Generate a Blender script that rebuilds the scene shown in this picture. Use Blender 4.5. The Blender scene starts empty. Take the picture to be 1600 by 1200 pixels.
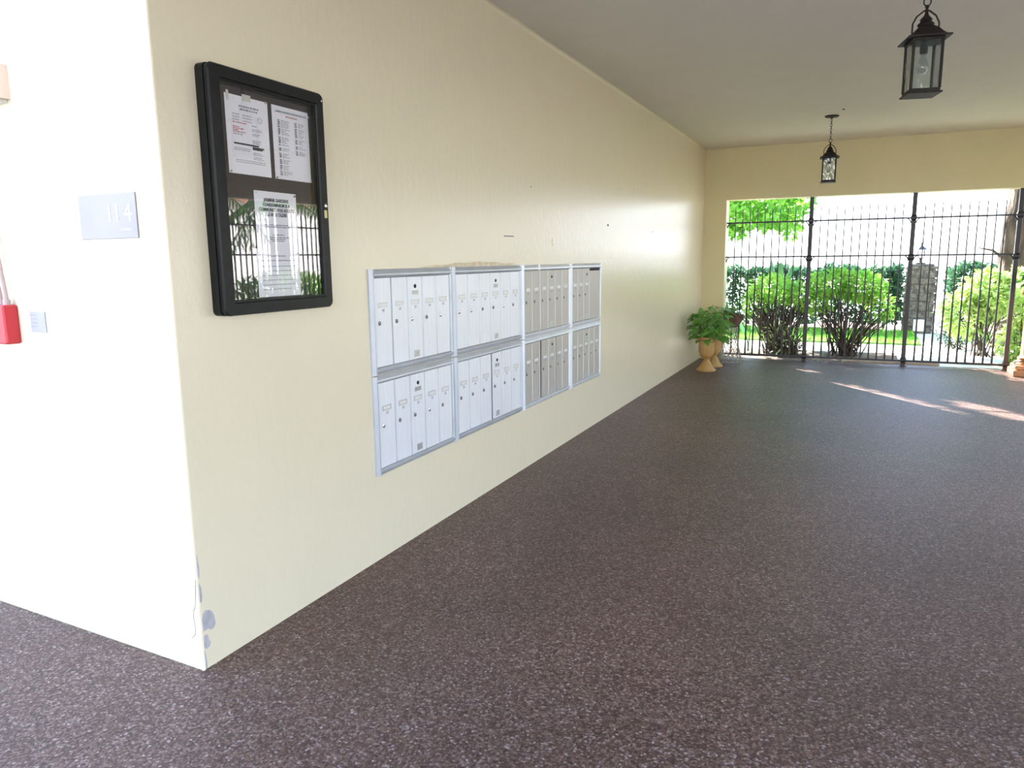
import bpy, bmesh, math, random
from mathutils import Vector, Matrix
random.seed(7)
C = bpy.context.scene.collection
PI = math.pi
S = bpy.context.scene

# ------------------------------------------------------------------ camera
cam_d = bpy.data.cameras.new('camera')
cam_d.sensor_width = 36.0
cam_d.lens = 1155.56 / 1600 * 36
cam_d.clip_start = 0.02; cam_d.clip_end = 400
cam = bpy.data.objects.new('camera', cam_d); C.objects.link(cam)
r_ = Vector((0.90608401, 0.42294724, -0.01128755))
u_ = Vector((-0.06016909, 0.15521627, 0.98604644))
f_ = Vector((-0.41879763, 0.89276175, -0.16608733))
m = Matrix((r_, u_, -f_)).transposed().to_4x4()
m.translation = Vector((2.133, 0.0, 1.5))
cam.matrix_world = m
S.camera = cam

# ------------------------------------------------------------------ sky, sun, exposure
SUN_AZ = Vector((-0.62, 0.785, 0)).normalized()      # towards the sun, horizontally
SUN_EL = math.radians(27)
TO_SUN = Vector((SUN_AZ.x*math.cos(SUN_EL), SUN_AZ.y*math.cos(SUN_EL), math.sin(SUN_EL)))
w = bpy.data.worlds.new('world'); S.world = w; w.use_nodes = True
nt = w.node_tree
bg = nt.nodes['Background']
# bright hazy sky: white at the horizon, pale blue overhead, the same all round
geo = nt.nodes.new('ShaderNodeTexCoord'); sep = nt.nodes.new('ShaderNodeSeparateXYZ'); rmp = nt.nodes.new('ShaderNodeValToRGB')
nt.links.new(geo.outputs['Generated'], sep.inputs[0]); nt.links.new(sep.outputs['Z'], rmp.inputs[0])
rmp.color_ramp.elements[0].position = 0.0; rmp.color_ramp.elements[0].color = (.90, .95, 1.0, 1)
rmp.color_ramp.elements[1].position = 0.4; rmp.color_ramp.elements[1].color = (.40, .60, 1.0, 1)
nt.links.new(rmp.outputs[0], bg.inputs[0])
bg.inputs[1].default_value = 2.45
sd = bpy.data.lights.new('sun', 'SUN'); sd.energy = 27.0; sd.angle = math.radians(0.6); sd.color = (1.0, 0.95, 0.88)
so = bpy.data.objects.new('sun', sd); C.objects.link(so)
so.rotation_euler = TO_SUN.to_track_quat('Z', 'Y').to_euler(); so.location = (-8, 20, 14)
S.view_settings.view_transform = 'Standard'; S.view_settings.look = 'None'
S.view_settings.gamma = 1.0; S.view_settings.use_curve_mapping = False
S.view_settings.exposure = 1.05

# ------------------------------------------------------------------ materials
def srgb(*c):
    return tuple((x/12.92 if x <= .04045 else ((x+.055)/1.055)**2.4) for x in (v/255 for v in c)) + (1,)

def base_mat(name, col, rough=.6, metal=0., spec=.5, coat=0.):
    mt = bpy.data.materials.new(name); mt.use_nodes = True
    b = mt.node_tree.nodes['Principled BSDF']
    b.inputs['Base Color'].default_value = tuple(col[:3]) + (1,)
    b.inputs['Roughness'].default_value = rough
    b.inputs['Metallic'].default_value = metal
    b.inputs['Specular IOR Level'].default_value = spec
    b.inputs['Coat Weight'].default_value = coat
    return mt, mt.node_tree, b

def noisy(name, c1, c2, scale=8., rough=.6, metal=0., spec=.5, bump=.0, bscale=60., stretch=(1, 1, 1), detail=4, lo=.35, hi=.65, dist=.01):
    mt, t, b = base_mat(name, c1, rough, metal, spec)
    tc = t.nodes.new('ShaderNodeTexCoord'); mp = t.nodes.new('ShaderNodeMapping')
    mp.inputs['Scale'].default_value = stretch
    t.links.new(tc.outputs['Object'], mp.inputs[0])
    n = t.nodes.new('ShaderNodeTexNoise'); n.inputs['Scale'].default_value = scale; n.inputs['Detail'].default_value = detail
    t.links.new(mp.outputs[0], n.inputs['Vector'])
    cr = t.nodes.new('ShaderNodeValToRGB')
    cr.color_ramp.elements[0].position = lo; cr.color_ramp.elements[1].position = hi
    cr.color_ramp.elements[0].color = tuple(c1[:3]) + (1,); cr.color_ramp.elements[1].color = tuple(c2[:3]) + (1,)
    t.links.new(n.outputs['Fac'], cr.inputs[0]); t.links.new(cr.outputs[0], b.inputs['Base Color'])
    if bump:
        n2 = t.nodes.new('ShaderNodeTexNoise'); n2.inputs['Scale'].default_value = bscale; n2.inputs['Detail'].default_value = 3
        t.links.new(mp.outputs[0], n2.inputs['Vector'])
        bp = t.nodes.new('ShaderNodeBump'); bp.inputs['Strength'].default_value = bump; bp.inputs['Distance'].default_value = dist
        t.links.new(n2.outputs['Fac'], bp.inputs['Height']); t.links.new(bp.outputs[0], b.inputs['Normal'])
    return mt

def leaf_mat(name, c1, c2, trans=.45, rough=.4, scale=9.):
    mt, t, b = base_mat(name, c1, rough, 0, .5)
    tc = t.nodes.new('ShaderNodeTexCoord')
    n = t.nodes.new('ShaderNodeTexNoise'); n.inputs['Scale'].default_value = scale; n.inputs['Detail'].default_value = 2
    t.links.new(tc.outputs['Object'], n.inputs['Vector'])
    cr = t.nodes.new('ShaderNodeValToRGB')
    cr.color_ramp.elements[0].position = .35; cr.color_ramp.elements[1].position = .65
    cr.color_ramp.elements[0].color = tuple(c1[:3]) + (1,); cr.color_ramp.elements[1].color = tuple(c2[:3]) + (1,)
    t.links.new(n.outputs['Fac'], cr.inputs[0]); t.links.new(cr.outputs[0], b.inputs['Base Color'])
    tr = t.nodes.new('ShaderNodeBsdfTranslucent'); t.links.new(cr.outputs[0], tr.inputs[0])
    mx = t.nodes.new('ShaderNodeMixShader'); mx.inputs[0].default_value = trans
    t.links.new(b.outputs[0], mx.inputs[1]); t.links.new(tr.outputs[0], mx.inputs[2])
    t.links.new(mx.outputs[0], t.nodes['Material Output'].inputs[0])
    return mt

M = {}
# wall paint: semi-gloss cream, roller streaks and faint blotches
def wall_paint(name, c1, c2, rough=.34, spec=.5, bump=.12):
    mt, t, b = base_mat(name, c1, rough, 0, spec)
    tc = t.nodes.new('ShaderNodeTexCoord')
    mp = t.nodes.new('ShaderNodeMapping'); mp.inputs['Scale'].default_value = (2.2, 2.2, 1.6)
    t.links.new(tc.outputs['Object'], mp.inputs[0])
    n = t.nodes.new('ShaderNodeTexNoise'); n.inputs['Scale'].default_value = 1.6; n.inputs['Detail'].default_value = 6
    t.links.new(mp.outputs[0], n.inputs['Vector'])
    cr = t.nodes.new('ShaderNodeValToRGB'); cr.color_ramp.elements[0].position = .2; cr.color_ramp.elements[1].position = .8
    cr.color_ramp.elements[0].color = c1; cr.color_ramp.elements[1].color = c2
    t.links.new(n.outputs['Fac'], cr.inputs[0]); t.links.new(cr.outputs[0], b.inputs['Base Color'])
    mp2 = t.nodes.new('ShaderNodeMapping'); mp2.inputs['Scale'].default_value = (20, 20, 11)
    t.links.new(tc.outputs['Object'], mp2.inputs[0])
    n2 = t.nodes.new('ShaderNodeTexNoise'); n2.inputs['Scale'].default_value = 1.2; n2.inputs['Detail'].default_value = 5
    t.links.new(mp2.outputs[0], n2.inputs['Vector'])
    n3 = t.nodes.new('ShaderNodeTexNoise'); n3.inputs['Scale'].default_value = 90; n3.inputs['Detail'].default_value = 2
    t.links.new(tc.outputs['Object'], n3.inputs['Vector'])
    ad = t.nodes.new('ShaderNodeMath'); ad.operation = 'MULTIPLY_ADD'; ad.inputs[1].default_value = .25
    t.links.new(n3.outputs['Fac'], ad.inputs[0]); t.links.new(n2.outputs['Fac'], ad.inputs[2])
    bp = t.nodes.new('ShaderNodeBump'); bp.inputs['Strength'].default_value = bump; bp.inputs['Distance'].default_value = .02
    t.links.new(ad.outputs[0], bp.inputs['Height']); t.links.new(bp.outputs[0], b.inputs['Normal'])
    return mt
M['wall'] = wall_paint('cream_semi_gloss_paint', (.77, .705, .515, 1), (.79, .725, .535, 1), rough=.25, spec=.5)
M['wall_yellow'] = wall_paint('yellow_cream_paint', (.66, .59, .33, 1), (.69, .62, .36, 1), rough=.45, spec=.35)
M['ceil'] = wall_paint('ceiling_paint', (.74, .70, .62, 1), (.78, .74, .66, 1), rough=.6, spec=.25, bump=.06)

# pebble floor
def pebble():
    mt, t, b = base_mat('brown_pebble_resin', (.1, .06, .05), .47, 0, .45)
    tc = t.nodes.new('ShaderNodeTexCoord')
    v = t.nodes.new('ShaderNodeTexVoronoi'); v.inputs['Scale'].default_value = 125
    nz = t.nodes.new('ShaderNodeTexNoise'); nz.inputs['Scale'].default_value = 60
    t.links.new(tc.outputs['Object'], nz.inputs['Vector'])
    mxv = t.nodes.new('ShaderNodeMix'); mxv.data_type = 'VECTOR'; mxv.inputs[0].default_value = .012
    t.links.new(tc.outputs['Object'], mxv.inputs[4]); t.links.new(nz.outputs['Color'], mxv.inputs[5])
    t.links.new(mxv.outputs[1], v.inputs['Vector'])
    sp = t.nodes.new('ShaderNodeSeparateColor'); t.links.new(v.outputs['Color'], sp.inputs[0])
    cr = t.nodes.new('ShaderNodeValToRGB'); e = cr.color_ramp.elements
    e[0].position = 0; e[0].color = (.07, .035, .027, 1)
    e[1].position = 1.; e[1].color = (.42, .34, .31, 1)
    for p, c in ((.25, (.115, .056, .044, 1)), (.5, (.165, .085, .068, 1)), (.7, (.20, .120, .085, 1)), (.82, (.235, .145, .12, 1)), (.94, (.30, .21, .185, 1))):
        x = e.new(p); x.color = c
    t.links.new(sp.outputs[0], cr.inputs[0])
    # dark resin between the pebbles
    dr = t.nodes.new('ShaderNodeMapRange'); dr.inputs['From Min'].default_value = .25; dr.inputs['From Max'].default_value = .75
    dr.inputs['To Min'].default_value = 1.; dr.inputs['To Max'].default_value = .5
    t.links.new(v.outputs['Distance'], dr.inputs[0])
    big = t.nodes.new('ShaderNodeTexNoise'); big.inputs['Scale'].default_value = .9; big.inputs['Detail'].default_value = 5
    t.links.new(tc.outputs['Object'], big.inputs['Vector'])
    br = t.nodes.new('ShaderNodeMapRange'); br.inputs['From Min'].default_value = .3; br.inputs['From Max'].default_value = .7
    br.inputs['To Min'].default_value = .8; br.inputs['To Max'].default_value = 1.2
    t.links.new(big.outputs['Fac'], br.inputs[0])
    mm = t.nodes.new('ShaderNodeMath'); mm.operation = 'MULTIPLY'
    t.links.new(dr.outputs[0], mm.inputs[0]); t.links.new(br.outputs[0], mm.inputs[1])
    vm = t.nodes.new('ShaderNodeVectorMath'); vm.operation = 'SCALE'
    t.links.new(cr.outputs[0], vm.inputs[0]); t.links.new(mm.outputs[0], vm.inputs['Scale'])
    t.links.new(vm.outputs[0], b.inputs['Base Color'])
    bp = t.nodes.new('ShaderNodeBump'); bp.inputs['Strength'].default_value = .28; bp.inputs['Distance'].default_value = .004; bp.invert = True
    t.links.new(v.outputs['Distance'], bp.inputs['Height']); t.links.new(bp.outputs[0], b.inputs['Normal'])
    return mt
M['floor'] = pebble()
M['alum'] = noisy('brushed_aluminium_door', (.78, .81, .86), (.84, .87, .92), 3, .5, .3, .5, .05, 40, (60, 60, 1), 2, dist=.002)
M['alum_dimmed'] = noisy('dimmed_aluminium', (.45, .43, .40), (.53, .51, .48), 3, .5, .3, .4, .05, 40, (60, 60, 1), 2, dist=.002)  # duller copy of the door metal: dimmer light of the far banks as colour
M['alum_bead'] = noisy('pale_hinge_bead', (.66, .66, .64), (.72, .72, .70), 3, .45, .3)
M['trim_lit'] = noisy('lit_silver_trim', (.72, .77, .82), (.80, .84, .88), 5, .4, .35, .5, .1, 30, dist=.002)  # paler copy of the trim: gate light on the far banks put into colour
M['alum_trim'] = noisy('silver_painted_trim', (.50, .54, .58), (.57, .61, .65), 5, .4, .35, .5, .1, 30, dist=.002)
M['groove'] = base_mat('door_groove_dark', (.10, .10, .10), .6)[0]
M['black_hole'] = base_mat('black_slot', (.008, .008, .008), .8)[0]
M['lock'] = base_mat('lock_metal', (.22, .22, .23), .35, .8)[0]
M['slot_frame'] = base_mat('name_slot_metal', (.55, .56, .58), .35, .8)[0]
M['name_card'] = base_mat('name_card', (.78, .78, .76), .6)[0]
M['ink'] = base_mat('dark_ink', (.05, .05, .06), .7)[0]
M['ink_grey'] = base_mat('grey_print', (.30, .30, .34), .8)[0]
M['ink_light'] = base_mat('light_grey_print', (.42, .42, .46), .8)[0]
M['ink_red'] = base_mat('red_print', (.55, .16, .16), .8)[0]
M['ink_blue'] = base_mat('blue_grey_print', (.12, .2, .28), .8)[0]
M['paper'] = noisy('white_paper', (.90, .90, .94), (.93, .93, .96), 6, .6, 0, .3, .05, 8, dist=.003)
M['black_frame'] = noisy('black_anodised_frame', (.007, .008, .008), (.011, .012, .012), 20, .42, 0, .22, .0, 80)
M['pinboard'] = noisy('brown_grey_pinboard', (.052, .044, .050), (.072, .062, .068), 90, .85, 0, .3, .25, 240, dist=.002)
M['chrome'] = base_mat('chrome', (.8, .8, .8), .2, 1)[0]
M['brass'] = base_mat('brass_tag', (.55, .48, .22), .4, .6)[0]
M['tape'] = base_mat('clear_tape', (.72, .72, .66), .25)[0]
M['iron'] = noisy('black_painted_iron', (.010, .009, .013), (.018, .017, .024), 25, .42, .0, .5, .15, 60, dist=.003)
M['bronze'] = noisy('oil_rubbed_bronze', (.010, .008, .007), (.018, .014, .011), 30, .55, .0, .3, .2, 70, dist=.003)
M['red'] = noisy('red_enamel', (.52, .02, .03), (.58, .03, .04), 10, .4)
M['conduit'] = noisy('cream_painted_conduit', (.46, .34, .31), (.52, .40, .36), 12, .45)
M['beige'] = noisy('beige_fixture', (.80, .62, .50), (.85, .68, .55), 10, .6)
M['plaque'] = noisy('brushed_silver_plaque', (.27, .255, .28), (.31, .295, .32), 3, .4, .2, .5, .05, 60, (1, 60, 1), dist=.001)
M['white'] = base_mat('white_lettering', (.92, .92, .94), .5)[0]
M['plate'] = base_mat('white_plate', (.37, .36, .38), .5)[0]
M['chip'] = noisy('bare_grey_plaster', (.40, .39, .41), (.50, .49, .51), 30, .85, 0, .3, .4, 120)
M['rust'] = noisy('rust_stain', (.66, .53, .34), (.76, .70, .52), 25, .7)
M['crack'] = base_mat('crack_dark', (.10, .09, .08), .9)[0]
M['terracotta'] = noisy('ochre_terracotta', (.40, .235, .075), (.50, .32, .13), 9, .6, 0, .4, .2, 50)
M['terra_red'] = noisy('orange_terracotta', (.45, .19, .08), (.60, .30, .14), 6, .6, 0, .4, .25, 30)
M['clay'] = noisy('dark_clay', (.10, .065, .045), (.17, .11, .08), 14, .75, 0, .3, .3, 60)
M['wire'] = noisy('weathered_pale_wire', (.30, .27, .24), (.5, .47, .43), 40, .6, .2)
M['pothos'] = leaf_mat('glossy_pothos_leaf', (.08, .27, .04), (.28, .52, .12), .45, .3, 14)
M['shrub'] = leaf_mat('bright_shrub_leaf', (.16, .42, .04), (.38, .62, .10), .55, .45, 3)
M['croton'] = leaf_mat('pale_shrub_leaf', (.32, .52, .12), (.60, .70, .30), .5, .45, 3)
M['hedge'] = leaf_mat('dark_hedge_leaf', (.02, .075, .035), (.05, .14, .06), .3, .4, 2)
M['tree_leaf'] = leaf_mat('tree_leaf', (.07, .26, .02), (.19, .45, .05), .5, .45, 1.5)
M['paddle'] = leaf_mat('paddle_leaf', (.05, .16, .06), (.09, .24, .08), .35, .35, 2)
M['grass'] = leaf_mat('lawn_blade', (.10, .30, .03), (.18, .42, .05), .4, .5, 2)
M['bark'] = noisy('rough_bark', (.035, .026, .02), (.10, .075, .058), 6, .9, 0, .2, .9, 9, (1, 1, .35), 8, dist=.06)
M['stem'] = noisy('brown_stem', (.04, .028, .022), (.075, .055, .042), 20, .85)
M['soil'] = noisy('dark_soil', (.03, .022, .016), (.07, .05, .035), 30, .95, 0, .2, .5, 60)
M['sand'] = noisy('pale_paving', (.52, .47, .42), (.66, .61, .55), 3, .85, 0, .3, .2, 50, detail=8)
M['side_lawn'] = noisy('brown_side_paving', (.17, .13, .10), (.23, .18, .14), 4, .9, 0, .2, .5, 70)
M['court'] = noisy('grey_court_concrete', (.30, .29, .29), (.38, .37, .37), 3, .85, 0, .3, .2, 50, detail=8)
M['lawn'] = noisy('lawn_ground', (.10, .24, .035), (.18, .36, .06), 5, .9, 0, .2, .5, 70)
M['mulch'] = noisy('mulch_ground', (.10, .07, .05), (.19, .14, .10), 8, .95, 0, .2, .6, 50)
M['kerb'] = noisy('tan_concrete', (.42, .34, .24), (.52, .43, .32), 8, .85, 0, .3, .2, 60)
M['stone'] = noisy('coral_stone', (.08, .07, .062), (.17, .15, .13), 12, .9, 0, .2, .7, 30, dist=.03)
M['mortar'] = noisy('mortar', (.12, .11, .10), (.16, .15, .13), 20, .95)
M['facade'] = noisy('pale_facade_stucco', (.52, .52, .52), (.58, .58, .58), 2, .8, 0, .3, .15, 60)
M['white_render'] = noisy('white_render', (.74, .74, .72), (.8, .8, .78), 2, .8, 0, .3, .15, 60)
M['win_dark'] = base_mat('window_pane', (.03, .04, .05), .08, 0, .6)[0]
M['dry_leaf'] = leaf_mat('dry_leaf', (.12, .09, .06), (.28, .2, .12), .2, .7, 30)

def glass_mat(name, tint=(1, 1, 1), rough=.02, bump=0, ior=1.5, boost=1.0):
    mt = bpy.data.materials.new(name); mt.use_nodes = True; t = mt.node_tree
    t.nodes.remove(t.nodes['Principled BSDF'])
    out = t.nodes['Material Output']
    tr = t.nodes.new('ShaderNodeBsdfTransparent'); tr.inputs[0].default_value = tuple(tint) + (1,)
    gl = t.nodes.new('ShaderNodeBsdfGlossy'); gl.inputs['Roughness'].default_value = rough
    lw = t.nodes.new('ShaderNodeLayerWeight'); lw.inputs[0].default_value = .5
    pw = t.nodes.new('ShaderNodeMath'); pw.operation = 'POWER'; pw.inputs[1].default_value = 4.0
    fr = t.nodes.new('ShaderNodeMath'); fr.operation = 'MULTIPLY_ADD'; fr.inputs[1].default_value = .95; fr.inputs[2].default_value = ((ior-1)/(ior+1))**2
    t.links.new(lw.outputs['Facing'], pw.inputs[0]); t.links.new(pw.outputs[0], fr.inputs[0])
    mul = t.nodes.new('ShaderNodeMath'); mul.operation = 'MULTIPLY'; mul.inputs[1].default_value = boost; mul.use_clamp = True
    mx = t.nodes.new('ShaderNodeMixShader')
    t.links.new(fr.outputs[0], mul.inputs[0]); t.links.new(mul.outputs[0], mx.inputs[0])
    t.links.new(tr.outputs[0], mx.inputs[1]); t.links.new(gl.outputs[0], mx.inputs[2])
    if bump:
        tc = t.nodes.new('ShaderNodeTexCoord'); mp = t.nodes.new('ShaderNodeMapping'); mp.inputs['Scale'].default_value = (1, 1, .35)
        n = t.nodes.new('ShaderNodeTexNoise'); n.inputs['Scale'].default_value = 40; n.inputs['Detail'].default_value = 1
        bp = t.nodes.new('ShaderNodeBump'); bp.inputs['Strength'].default_value = bump; bp.inputs['Distance'].default_value = .02
        t.links.new(tc.outputs['Object'], mp.inputs[0]); t.links.new(mp.outputs[0], n.inputs['Vector'])
        t.links.new(n.outputs['Fac'], bp.inputs['Height'])
        t.links.new(bp.outputs[0], gl.inputs['Normal'])
    t.links.new(mx.outputs[0], out.inputs[0])
    return mt
M['glass'] = glass_mat('clear_door_glass', (.99, .99, .99), .012, 0, 1.52, 1.25)
M['seeded'] = glass_mat('water_glass', (.90, .93, .93), .08, .35, 1.5, 1.2)
M['bulb'] = glass_mat('bulb_glass', (.85, .86, .88), .05, 0, 1.5, 1.6)

# ------------------------------------------------------------------ helpers
def finish(bm, name, mat, parent=None, smooth=False, loc=None):
    me = bpy.data.meshes.new(name); bm.to_mesh(me); bm.free()
    if mat: me.materials.append(mat)
    if smooth:
        me.polygons.foreach_set('use_smooth', [True]*len(me.polygons))
        try: me.set_sharp_from_angle(angle=math.radians(38))
        except Exception: pass
    o = bpy.data.objects.new(name, me); C.objects.link(o)
    if parent: o.parent = parent
    if loc: o.location = loc
    return o

def thing(name, label, cat, loc=(0, 0, 0), rotz=0, group=None):
    o = bpy.data.objects.new(name, None); C.objects.link(o)
    o.empty_display_size = .1
    o.location = loc; o.rotation_euler = (0, 0, rotz); o['label'] = label; o['category'] = cat
    if group: o['group'] = group
    return o

def tag(o, label, cat, group=None, kind=None):
    o['label'] = label; o['category'] = cat
    if group: o['group'] = group
    if kind: o['kind'] = kind
    return o

def box(bm, x0, x1, y0, y1, z0, z1, bev=0, mat_i=0):
    vs = [bm.verts.new((x, y, z)) for x in (x0, x1) for y in (y0, y1) for z in (z0, z1)]
    fs = []
    for idx in ((0, 1, 3, 2), (4, 6, 7, 5), (0, 4, 5, 1), (2, 3, 7, 6), (0, 2, 6, 4), (1, 5, 7, 3)):
        f = bm.faces.new([vs[i] for i in idx]); f.material_index = mat_i; fs.append(f)
    if bev:
        es = list({e for f in fs for e in f.edges})
        bmesh.ops.bevel(bm, geom=es, offset=bev, segments=1, affect='EDGES', profile=.5)
    return vs

def lathe(bm, prof, seg=24, c=(0, 0, 0), cap=True):
    rings = []
    for r, z in prof:
        if r < 1e-6:
            rings.append([bm.verts.new((c[0], c[1], c[2]+z))])
        else:
            rings.append([bm.verts.new((c[0]+r*math.cos(2*PI*k/seg), c[1]+r*math.sin(2*PI*k/seg), c[2]+z)) for k in range(seg)])
    for a, b in zip(rings[:-1], rings[1:]):
        if len(a) == 1 and len(b) == 1: continue
        for k in range(seg):
            k2 = (k+1) % seg
            if len(a) == 1: bm.faces.new((a[0], b[k2], b[k]))
            elif len(b) == 1: bm.faces.new((a[k], a[k2], b[0]))
            else: bm.faces.new((a[k], a[k2], b[k2], b[k]))
    if cap:
        if len(rings[0]) > 1: bm.faces.new(list(reversed(rings[0])))
        if len(rings[-1]) > 1: bm.faces.new(rings[-1])

def tube(bm, pts, rad, seg=8, closed=False, rads=None):
    pts = [Vector(p) for p in pts]; n = len(pts); rings = []
    prev = None
    for i, p in enumerate(pts):
        if closed: d = (pts[(i+1) % n]-pts[i-1])
        else: d = pts[min(i+1, n-1)]-pts[max(i-1, 0)]
        d.normalize()
        ref = prev if prev is not None else (Vector((0, 0, 1)) if abs(d.z) < .9 else Vector((1, 0, 0)))
        a = d.cross(ref)
        if a.length < 1e-4: a = d.cross(Vector((1, 0, 0)))
        a.normalize(); b = a.cross(d).normalized(); prev = b
        rr = rads[i] if rads else rad
        rings.append([bm.verts.new(p + rr*(math.cos(2*PI*k/seg)*a + math.sin(2*PI*k/seg)*b)) for k in range(seg)])
    rng = range(n) if closed else range(n-1)
    for i in rng:
        A, B = rings[i], rings[(i+1) % n]
        for k in range(seg):
            k2 = (k+1) % seg
            bm.faces.new((A[k], A[k2], B[k2], B[k]))
    if not closed:
        bm.faces.new(list(reversed(rings[0]))); bm.faces.new(rings[-1])

def prism(bm, poly, axis, a, b):
    """extrude a 2-D polygon along an axis (0,1,2) from a to b"""
    def P(u, v, w):
        return {0: (w, u, v), 1: (u, w, v), 2: (u, v, w)}[axis]
    A = [bm.verts.new(P(u, v, a)) for u, v in poly]; B = [bm.verts.new(P(u, v, b)) for u, v in poly]
    n = len(poly)
    bm.faces.new(A); bm.faces.new(list(reversed(B)))
    for i in range(n):
        bm.faces.new((A[i], B[i], B[(i+1) % n], A[(i+1) % n]))
    bmesh.ops.recalc_face_normals(bm, faces=bm.faces)

def struct(bm, name, mat, parent=None, smooth=False):
    o = finish(bm, name, mat, parent, smooth)
    if parent is None: o['kind'] = 'structure'
    return o

def B(): return bmesh.new()

def leaf_mesh(bm, p, d, up, L, W, fold=.18, droop=.2):
    """a six-point leaf: pointed, folded along its midrib and drooping"""
    d = d.normalized(); s = d.cross(up)
    if s.length < 1e-3: s = d.cross(Vector((1, 0, .3)))
    s.normalize(); n = s.cross(d).normalized()
    a = p; b = p + d*L*.5 + n*0.0; c = p + d*L - n*L*droop
    l = p + d*L*.42 + s*W*.5 + n*W*fold; r = p + d*L*.42 - s*W*.5 + n*W*fold
    va, vb, vc, vl, vr = [bm.verts.new(x) for x in (a, b, c, l, r)]
    bm.faces.new((va, vb, vl)); bm.faces.new((vb, vc, vl)); bm.faces.new((va, vr, vb)); bm.faces.new((vb, vr, vc))

def rnd_dir():
    while True:
        v = Vector((random.uniform(-1, 1), random.uniform(-1, 1), random.uniform(-1, 1)))
        if .05 < v.length < 1: return v.normalized()

# ------------------------------------------------------------------ setting
Y0, Y1, H = 1.8122, 11.2284, 3.0282
LA = 0.0377
XR = 5.3
OX, OZ = 0.3148, 2.3088          # left jamb and lintel of the garden opening
YT = Y1 + .26                    # outer face of the end wall
ROOF_Y = -2.1
# floor with a slightly uneven outer edge
bm = B()
pts = [(-9, -1.0), (XR+.2, -1.0), (XR+.2, YT)]
for k in range(24):
    x = XR+.2 - (k+1)*(XR+.2-OX)/24.5
    pts.append((x, YT + random.uniform(-.015, .02)))
pts += [(0, YT), (0, Y0), (-9, Y0+.34+.1)]
prism(bm, pts, 2, -.12, 0.0)
o = struct(bm, 'floor', M['floor']); o['label'] = 'brown pebble resin floor of the passage'
# long wall
bm = B()
prism(bm, [(0, Y0), (0, YT), (-.25, YT), (-.25, Y0+.25*math.tan(LA))], 2, 0, 6.0)
es = [e for e in bm.edges if all(abs(v.co.x) < 1e-5 and abs(v.co.y-Y0) < 1e-4 for v in e.verts)]
bmesh.ops.bevel(bm, geom=es, offset=.008, segments=2, affect='EDGES', profile=.5)
wall_left = struct(bm, 'wall_left', M['wall'])
bm = B()
t_ = math.tan(LA)
prism(bm, [(-.25, Y0+.25*t_), (-.25, YT), (-.5, YT), (-.5, Y0+.8), (-9, Y0+.8), (-9, Y0+9*t_)], 2, 0, 6.0)
wall_front = struct(bm, 'wall_front', M['wall'])
# end wall with the opening
bm = B()
box(bm, 0, OX, Y1, YT, 0, 3.6)
box(bm, OX, 5.05, Y1, YT, OZ, 3.6)
box(bm, 5.05, XR+.2, Y1, YT, 0, 3.6)
struct(bm, 'wall_back', M['wall_yellow'])
# right wall with its own gated opening
RY0, RY1, RZ = 6.9, 10.3, 2.33
bm = B()
box(bm, XR, XR+.2, 6.2, RY0, 0, 3.6)
box(bm, XR, XR+.2, -3.0, 6.2, 2.3, 3.6)
box(bm, XR, XR+.2, -3.0, -2.6, 0, 2.3)
box(bm, XR, XR+.2, RY0, RY1, RZ, 3.6)
box(bm, XR, XR+.2, RY1, Y1, 0, 3.6)
struct(bm, 'wall_right', M['wall_yellow'])
# ceiling
bm = B(); box(bm, 0, XR, ROOF_Y, Y1, H, H+.35)
struct(bm, 'ceiling', M['ceil'])
# shallow cove where the ceiling meets the walls
bm = B()
prism(bm, [(0, H), (.025, H)] + [(.025-.025*math.sin(a), H-.025+.025*math.cos(a)) for a in [k/5*PI/2 for k in range(1, 6)]], 1, Y0, Y1)
struct(bm, 'trim_1', M['wall'], smooth=True)

# ground outside
bm = B(); box(bm, -40, 40, YT-.02, 60, -.22, -.06); struct(bm, 'ground_paving', M['sand'])
bm = B(); box(bm, XR+.2, 40, -30, YT-.02, -.22, -.06); struct(bm, 'ground_side', M['side_lawn'])
bm = B(); box(bm, -40, XR+.2, -30, -1.0, -.22, -.06); struct(bm, 'ground_court', M['court'])
def patch(name, poly, z, mat, th=.05):
    bm = B(); prism(bm, poly, 2, z-th, z); return struct(bm, name, mat)
def wobble(x0, x1, y0, y1, n=16, a=.12):
    top = [(x0+(x1-x0)*k/n, y0+random.uniform(-a, a)) for k in range(n+1)]
    bot = [(x1-(x1-x0)*k/n, y1+random.uniform(-a, a)) for k in range(n+1)]
    return top+bot
patch('ground_lawn', wobble(-12, 3.15, 14.6, 17.0), -.03, M['lawn'])
patch('ground_lawn_side', wobble(4.2, 12, 14.9, 17.0), -.03, M['lawn'])
patch('ground_bed', wobble(-12, 2.6, 17.05, 19.0), -.02, M['mulch'])
patch('ground_bed_side', wobble(3.85, 12, 17.05, 19.0), -.02, M['mulch'])
patch('ground_shrub_bed', wobble(.2, 2.7, 11.75, 13.0, 10, .06), -.03, M['mulch'])
# tan kerb at the edge of the paving
bm = B(); box(bm, 1.95, 3.18, YT+.03, YT+.16, -.06, .035, .01); struct(bm, 'trim_2', M['kerb'])

# building across the court behind the camera (seen only in reflections, lit by the sun)
fac = thing('court_building', 'pale stucco building across the court behind the viewer', 'building', (0, -24, -.06))
bm = B(); box(bm, -16, 18, -4, 0, 0, 6.4); finish(bm, 'facade_wall', M['facade'], fac)
bm = B(); box(bm, -16.4, 18.4, -4.4, .4, 6.4, 6.7); finish(bm, 'roof', M['terra_red'], fac)
for k in range(8):
    for z in (1.0, 4.1):
        x = -13.5 + k*3.9
        bm = B(); box(bm, x, x+1.3, 0, .06, z, z+1.3); f = finish(bm, 'window', M['white'], fac)
        bm = B(); box(bm, x+.08, x+1.22, .06, .08, z+.08, z+1.22); finish(bm, 'pane', M['win_dark'], f)

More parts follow.
